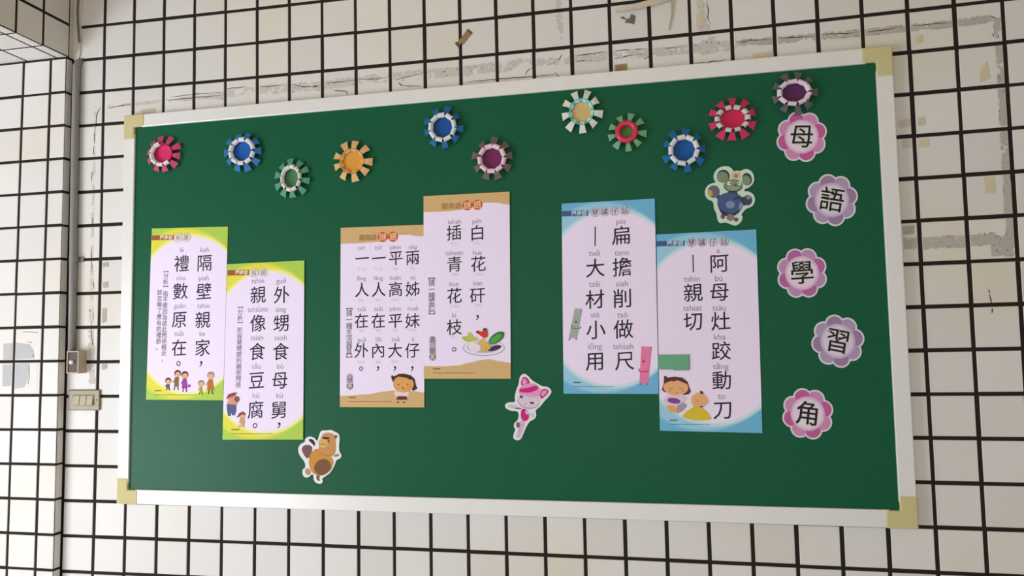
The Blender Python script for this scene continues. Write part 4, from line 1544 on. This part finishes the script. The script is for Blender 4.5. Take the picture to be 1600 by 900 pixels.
for i in range(3):
    wv = (b2[0] - a[0] - 0.004) / 3
    rx0 = a[0] + 0.002 + i * wv
    m = MB()
    zc0, zc1 = b2[1] + 0.002, a[1] - 0.0025
    yb, yf1, yf2 = SF - 0.0011, SF - 0.0022, SF - 0.0062
    xr0, xr1 = rx0 + .0012, rx0 + wv - .0012
    vs = [(xr0, yb, zc0), (xr1, yb, zc0), (xr1, yb, zc1), (xr0, yb, zc1), (xr0, yf2, zc0), (xr1, yf2, zc0), (xr1, yf1, zc1), (xr0, yf1, zc1)]
    m.mesh(vs, [(4, 5, 6, 7), (0, 1, 5, 4), (1, 2, 6, 5), (2, 3, 7, 6), (3, 0, 4, 7)], CRM)
    m.build('rocker', parent=sw, bevel=0.0006)
x, z = at(151, 625, SF)
m = MB()
tube(m, [(x, SF + .001, z), (x, SF - 0.0012, z)], 0.0022, DKBR, 12)
m.build('screw', parent=sw)


# ------------------------------------------------------------------ old glue, tape scraps and marks on the wall
def near_grout(x, z):
    v, r = x / T, -(z - Z0) / T
    dx, dz = uneven(v, r)
    v -= dx
    r += dz
    return abs(v - round(v)) < 0.06 or abs(r - round(r)) < 0.06


def residue(name, label, path, wid, seed, thr, m1, m2, edge_dark=True, cell=0.0026, lift=0.0003):
    """ragged film left by old double-sided tape, broken where it crosses the grout"""
    P2 = [Vector(at(*p)) for p in path]
    mb = MB()
    lift += 0.00004 * (seed % 10)
    for k in range(len(P2) - 1):
        lift += 0.00004
        a, b = P2[k], P2[k + 1]
        L = (b - a).length
        d = (b - a) / L
        nrm = Vector((-d.y, d.x))
        wa = wid[k] if isinstance(wid, list) else wid
        n = max(2, int(L / cell))
        mm = max(3, int(wa / cell))
        for i in range(n):
            for j in range(mm):
                s, t = (i + .5) / n, (j + .5) / mm
                q = a + d * (s * L) + nrm * ((t - .5) * wa)
                if near_grout(q.x, q.y):
                    continue
                e = 1 - abs(t - .5) * 2
                f = noise.noise((q.x * 30 + seed, q.y * 30, 0)) * .6 + noise.noise((q.x * 110 + seed, q.y * 110, 3)) * .5
                if f + min(e * 2.2, .55) < thr:
                    continue
                g = noise.noise((q.x * 160, q.y * 160, seed + 9)) + (.28 if e < .2 and edge_dark else 0)
                mt = m2 if g > 0.56 else m1
                hx, hz = L / n / 2 * 1.02, wa / mm / 2 * 1.02
                c4 = [q - d * hx - nrm * hz, q + d * hx - nrm * hz, q + d * hx + nrm * hz, q - d * hx + nrm * hz]
                if d.x * nrm.y - d.y * nrm.x < 0:
                    c4 = c4[::-1]
                mb.poly([(w2.x, -lift, w2.y) for w2 in c4], mt)
    o = mb.build(name)
    tag(o, label, 'glue residue', kind='stuff')
    return o


G1 = mat('dried_glue', (188, 182, 172), rough=0.85, var=0.14, scale=120, bump=0.3)
G1B = mat('dried_glue_pale', (207, 200, 190), rough=0.85, var=0.12, scale=120)
G2 = mat('dirty_glue', (146, 140, 132), rough=0.9, var=0.3, scale=150)
G3 = mat('stale_tape_glue', (204, 186, 152), rough=0.7, var=0.08, scale=60)

residue('glue_residue', 'long ragged grey glue strip running along the tiles above the board', [(168, 167), (255, 158), (340, 150), (400, 141), (500, 134), (600, 122), (700, 113), (800, 103)], [.010, .014, .026, .03, .03, .032, .032], 2, .36, G1B, G2)
residue('glue_residue', 'torn smeared glue band on the tiles above the middle of the board', [(800, 100), (880, 95), (960, 88), (1040, 80), (1100, 74), (1150, 70)], [.028, .026, .028, .03, .034], 7, .46, G1B, G2)
residue('glue_residue', 'grey glue strip above the top right corner of the board', [(1150, 68), (1215, 63), (1290, 56), (1350, 51), (1418, 44), (1490, 37), (1549, 29)], .02, 12, .24, G1, G2)
residue('glue_residue', 'vertical grey glue strip right of the board', [(1558, 28), (1562, 66), (1566, 132), (1569, 200), (1573, 270), (1577, 340), (1580, 398)], .021, 17, .2, G1, G2)
residue('glue_residue', 'short wide horizontal glue strip touching the right side of the frame', [(1412, 381), (1440, 380), (1500, 377), (1555, 373)], .033, 22, .2, G1, G2)
residue('glue_residue', 'broad glue blob where the two strips right of the board meet', [(1548, 385), (1582, 383)], .055, 25, .05, G1, G2)
residue('glue_residue', 'thin broken vertical glue line between the pipe and the board', [(149, 166), (148, 210), (147, 260), (145, 330), (143.5, 400), (143, 470), (142.5, 540), (144, 600)], [.008, .006, .008, .01, .012, .018, .024], 31, .42, G1B, G2)
residue('glue_residue', 'vertical pale smear crossing the tiles above the purple-flower side of the board', [(1094, 0), (1098, 40), (1105, 60), (1110, 84)], [.02, .03, .05], 36, .3, G1B, G2)
residue('glue_residue', 'faint vertical glue trace above the white-petalled flower', [(872, 0), (876, 40), (878, 75), (876, 108)], .018, 40, .5, G1B, G2)


def ribbon(mb, path, w0, w1, material, y=-0.0006, th=0.0):
    pts_ = [Vector(at(*p)) for p in path]
    fine = []
    for i in range(len(pts_) - 1):
        for s in range(6):
            t = s / 6
            q = pts_[i].lerp(pts_[i + 1], t)
            fine.append(q + Vector((noise.noise((q.x * 60, q.y * 60, 1)), noise.noise((q.x * 60, q.y * 60, 5)))) * .0022)
    fine.append(pts_[-1])
    n = len(fine)
    vs = []
    for i, q in enumerate(fine):
        d = (fine[min(i + 1, n - 1)] - fine[max(i - 1, 0)]).normalized()
        nr = Vector((-d.y, d.x))
        t = i / (n - 1)
        w_ = (w0 + (w1 - w0) * t) * (0.25 + 0.75 * math.sin(math.pi * min(1, max(0, t * .9 + .05)))) * (.8 + .5 * noise.noise((q.x * 90, q.y * 90, 8)))
        vs += [(q.x + nr.x * w_ / 2, y, q.y + nr.y * w_ / 2), (q.x - nr.x * w_ / 2, y, q.y - nr.y * w_ / 2)]
    mb.mesh(vs, [(2 * i, 2 * i + 1, 2 * i + 3, 2 * i + 2) for i in range(n - 1)], material)


DK = mat('black_dirt', (62, 54, 48), rough=0.95, var=0.3, scale=200)
marks = [
    ('broken dark upper edge of the long glue strip, left half', [[(268, 152), (300, 147.5), (345, 144.5)], [(352, 139), (385, 136)], [(406, 136), (440, 133.5)], [(455, 133), (480, 136), (499, 133.5)], [(510, 130), (552, 125.5)]]),
    ('broken dark upper edge of the long glue strip, above the blue flower', [[(560, 124.5), (585, 123.5), (604, 121)], [(618, 125), (640, 119), (660, 115)], [(622, 129), (628, 134), (658, 134.5)], [(680, 113.5), (712, 109)], [(726, 106.5), (768, 102)]]),
    ('thin line along the upper edge of the glue above the crimson-rimmed flower', [[(895, 88), (948, 81)], [(960, 79.5), (1010, 76.5)], [(1022, 77), (1075, 72.5)], [(1085, 71), (1098, 70)]]),
    ('thin dark upper edge of the glue strip above the top right corner cap', [[(1155, 67), (1170, 63.5), (1205, 62)], [(1217, 60), (1272, 56.5)], [(1285, 54.5), (1340, 51)], [(1355, 51), (1410, 42.5)], [(1426, 41), (1485, 35)]]),
    ('thin dark scratch above the left part of the board', [[(170, 169.5), (190, 165), (205, 162.5)], [(262, 157), (300, 153), (350, 148.5)], [(486, 137), (500, 134)]]),
    ('dark zigzag mark just above the frame, third tile column', [[(520, 141.5), (533, 142.5), (541, 143), (544, 151)]]),
    ('long dark line hugging the frame above the blue flower', [[(730, 128.5), (775, 124), (830, 119.5), (868, 116.5)], [(820, 117), (825, 110), (832, 106)]]),
    ('torn dark edge above the white-petalled flower', [[(868, 113), (874, 120), (877, 123), (868, 122.5)], [(858, 101), (874, 92), (878, 84)], [(882, 97), (895, 96), (920, 95), (948, 92)]]),
    ('wavy dark tear above the crimson-rimmed flower', [[(960, 92), (985, 86.5), (1010, 83)], [(1006, 93), (1014, 88.5), (1020, 86.5)], [(1020, 84), (1040, 80.5), (1054, 80.5)]]),
    ('dark smudge line on the top of the frame, right of middle', [[(1023, 107.5), (1055, 104.5), (1082, 101)], [(1085, 99.5), (1110, 97), (1134, 93.5)]]),
    ('thin dark curl below the top edge of the photograph', [[(1104, 2), (1107, 18), (1105, 27), (1110, 38)]]),
    ('jagged dark crack at the corner of the right-hand glue frame', [[(1500, 35), (1530, 30.5), (1550, 26), (1559, 29)], [(1551, 52), (1552, 58)], [(1559, 128), (1562, 118)]]),
    ('broken vertical pencil-like marks on the tile right of the board', [[(1546, 452), (1546.5, 458)], [(1546, 460), (1548, 474)], [(1549, 481), (1549.5, 489)]]),
    ('dark dashed vertical crack between the pipe and the frame', [[(157, 167), (151, 180), (149.5, 200)], [(148, 208), (147.5, 222)], [(147, 228), (146, 242)], [(144.5, 268), (143, 285)], [(144.5, 340), (145, 352)], [(143, 388), (143, 405), (144, 425)], [(145, 440), (147, 452)], [(142, 500), (144, 530), (146, 556)]]),
]
for lab, lines in marks:
    m = MB()
    for ln in lines:
        ribbon(m, ln, 0.0032, 0.0026, DK)
    o = m.build('dirt_mark')
    tag(o, lab, 'mark', 'dark marks around the board')


def scrap(label, pts, material, y0=-0.0004, y1=-0.0012, name='tape_scrap', bend=None):
    m = MB()
    m.prism([at(*p) for p in pts], y0, y1, material)
    o = m.build(name)
    tag(o, label, 'tape scrap', 'tape scraps on the tiles')
    return o


BT1 = mat('brown_packing_tape', (150, 126, 92), rough=0.4, var=0.2, scale=60)
BT2 = mat('tan_tape', (172, 146, 108), rough=0.45, var=0.15, scale=60)
BT3 = mat('faded_tape_square', (212, 200, 164), rough=0.6, var=0.08, scale=60)
BT4 = mat('pinkish_tape_square', (204, 192, 172), rough=0.6, var=0.08, scale=60)
BT5 = mat('grey_tape_bit', (176, 172, 160), rough=0.6, var=0.1, scale=60)
o = scrap('crooked brown tape scrap on the tiles above the blue flower', [(731, 45.5), (738.5, 51.5), (723.5, 70.5), (720.5, 67), (717.5, 76), (711, 68), (718, 62.5)], BT1)
m = MB()
m.prism([at(731, 45.5), at(738.5, 51.5), at(736.5, 54), at(729, 48)], -0.0012, -0.0022, mat('tape_fold_dark', (96, 78, 58), rough=0.5))
m.prism([at(717.5, 76), at(711, 68), at(714, 65.5), at(720, 71)], -0.0012, -0.0022, MATS['tape_fold_dark'])
child(m.build('folded_end'), o)
o = scrap('dark crumpled tape scrap high above the crimson-rimmed flower', [(969, 27), (974, 26), (978, 30), (984, 29), (986, 22), (993, 25), (992, 33), (991, 38.5), (984, 36), (976, 35.5), (979, 31.5), (971, 29)], mat('dirty_tape', (116, 104, 88), rough=0.7, var=0.3, scale=140))
o = scrap('brown tape square just above the frame, over the white-petalled flower', [(960, 101.5), (979.5, 99.3), (980.8, 110.5), (960.5, 112.5)], BT2)
m = MB()
m.prism([at(962.5, 103), at(978, 101.5), at(978.5, 110), at(962.8, 111.5)], -0.0012, -0.0016, BT1)
child(m.build('tape_core'), o)
scrap('small tan tape square right of the board, near the top right corner cap', [(1429, 56.5), (1441, 54.5), (1441.5, 67), (1430, 68.5)], BT3)
scrap('upright yellowish tape mark near the vertical glue strip', [(1532, 107), (1542, 97), (1547, 122), (1531, 129)], BT3)
scrap('tan square beside the frame, upper pair, left one', [(1405, 188), (1422, 185.5), (1422.5, 197), (1405.5, 199)], BT4)
scrap('tan square beside the frame, upper pair, right one', [(1434, 185), (1445, 182.5), (1446, 195), (1435, 197)], BT4)
scrap('tan square beside the frame, lower pair, left one', [(1410, 219), (1422.5, 217), (1423, 230), (1410.5, 231.5)], BT4)
scrap('tan square beside the frame, lower pair, right one', [(1434.5, 219), (1450, 216), (1451, 229), (1435, 230.5)], BT3)
scrap('pale yellowish patch left of the vertical glue strip, below the upper marks', [(1538, 278), (1553, 276.5), (1555, 302), (1540, 302)], BT3)
scrap('grey smudged tape square touching the right of the frame', [(1410.5, 354), (1428, 352), (1428.5, 365), (1411, 367)], BT5)
scrap('small grey tape bit left of the frame, beside the upper poster', [(160.5, 411), (169, 409.5), (170, 416), (161, 418)], BT5)
scrap('small square grey tape bit left of the frame, just below another', [(161, 441), (168.5, 440), (169, 449), (161.5, 450)], BT5)
scrap('tall grey tape bit left of the frame, level with the middle of the board', [(160, 482), (166.5, 481), (166, 504), (164, 500), (162, 505), (159.5, 504)], BT5)
scrap('faint round grey tape bit level with the button box', [(159, 569), (167, 568), (167.5, 575), (162, 578), (159, 576)], BT5)
scrap('pale yellow tape strip standing beside the purple-flower glue smear', [(1088, 21), (1097, 20), (1098, 40), (1088, 42)], BT3)
scrap('pale tape patch above the frame by the top right flower', [(1176, 84), (1194.5, 81.8), (1194.5, 89.8), (1177, 92)], BT3)
scrap('pinkish tape patch touching the top rail beside the dark purple flower', [(1196, 82), (1206, 80), (1206, 89.5), (1196.5, 91)], BT4)
scrap('beige tape patch above the left corner cap', [(220, 172), (242, 169), (242, 175.5), (221, 177.5)], BT4)

# loose curling tape hanging from above
m = MB()
LT = mat('loose_cream_tape', (212, 200, 180), rough=0.5, var=0.08, scale=40)
up = [(962, 14), (972, 10.5), (985, 7), (1000, 3.5), (1020, -2), (1040, -6), (1056, -9)]
lo = [(962, 18), (974, 17), (988, 14), (1003, 12), (1022, 7.5), (1040, 2), (1056, -3)]
vs, fs = [], []
for i, (a, b) in enumerate(zip(up, lo)):
    t = i / 6
    ya = -0.002 - 0.012 * math.sin(math.pi * t)
    xa, xb = at(*a, ya), at(*b, ya - .004)
    vs += [(xa[0], ya, xa[1]), (xb[0], ya - .004, xb[1]), (xa[0], ya + .0012, xa[1]), (xb[0], ya - .0028, xb[1])]
for i in range(6):
    A = 4 * i
    fs += [(A, A + 1, A + 5, A + 4), (A + 2, A + 6, A + 7, A + 3), (A + 1, A + 3, A + 7, A + 5), (A, A + 4, A + 6, A + 2)]
m.mesh(vs, fs, LT)
o = m.build('loose_tape', smooth=False)
tag(o, 'loose cream tape sagging across the tiles at the top, above the crumpled scrap', 'tape')
m = MB()
a_ = [(1046, -8), (1048, 6), (1049, 20), (1047, 32), (1044.5, 46)]
b_ = [(1060, -8), (1055, 6), (1053, 20), (1050, 34), (1047, 47)]
vs, fs = [], []
for i, (a, b) in enumerate(zip(a_, b_)):
    xa, xb = at(*a, -0.010), at(*b, -0.001)
    vs += [(xa[0], -0.010 + i * .001, xa[1]), (xb[0], -0.001, xb[1]), (xa[0], -0.009 + i * .001, xa[1]), (xb[0], -0.0002, xb[1])]
for i in range(4):
    A = 4 * i
    fs += [(A, A + 4, A + 5, A + 1), (A + 2, A + 3, A + 7, A + 6), (A, A + 2, A + 6, A + 4), (A + 1, A + 5, A + 7, A + 3)]
m.mesh(vs, fs, LT)
o = m.build('loose_tape', smooth=False)
tag(o, 'curled flap of cream tape hanging down beside the sagging one', 'tape')

# paper remnants on the pillar: grey stain inside two tiles' width
m = MB()
GS = mat('grey_film', (184, 184, 182), rough=0.5, var=0.1, scale=18)
GSL = mat('pale_film', (226, 222, 212), rough=0.5, var=0.06, scale=18)
py = -PD
for pts in ([(5.5, 537), (19.5, 536), (18.5, 562), (5, 562)], [(24.5, 535), (46, 538), (52, 546), (54, 560), (24, 562)],
            [(4.5, 570), (18, 569), (17, 603), (3.5, 604)], [(23.5, 569), (45, 567), (44, 590), (38, 605), (22.5, 608)]):
    m.prism([at(*p, py) for p in pts], py - 0.0002, py - 0.0005, GS)
for pts in ([(26, 519), (60, 517), (60.5, 534), (52, 544), (40, 534), (25, 533)], [(46, 569), (58.5, 568), (57.5, 612), (40, 613), (45, 590)]):
    m.prism([at(*p, py) for p in pts], py - 0.0001, py - 0.0003, GSL)
o = m.build('paper_remnant')
tag(o, 'grey square paper remnant on the pillar tiles at the left edge', 'paper remnant')
m = MB()
for ln in ([(36, 518.5), (50, 519), (59, 519.5)], [(44, 534), (50, 535.5)], [(50, 557), (54, 554)], [(46, 570), (46, 590), (44, 600)]):
    pts_ = [Vector(at(*p, py)) for p in ln]
    for i in range(len(pts_) - 1):
        a, b = pts_[i], pts_[i + 1]
        d = (b - a).normalized()
        nr = Vector((-d.y, d.x)) * .0007
        q = [a - nr, b - nr, b + nr, a + nr]
        m.poly([(w2.x, py - .0008, w2.y) for w2 in q], DK)
child(m.build('dark_edge'), o)
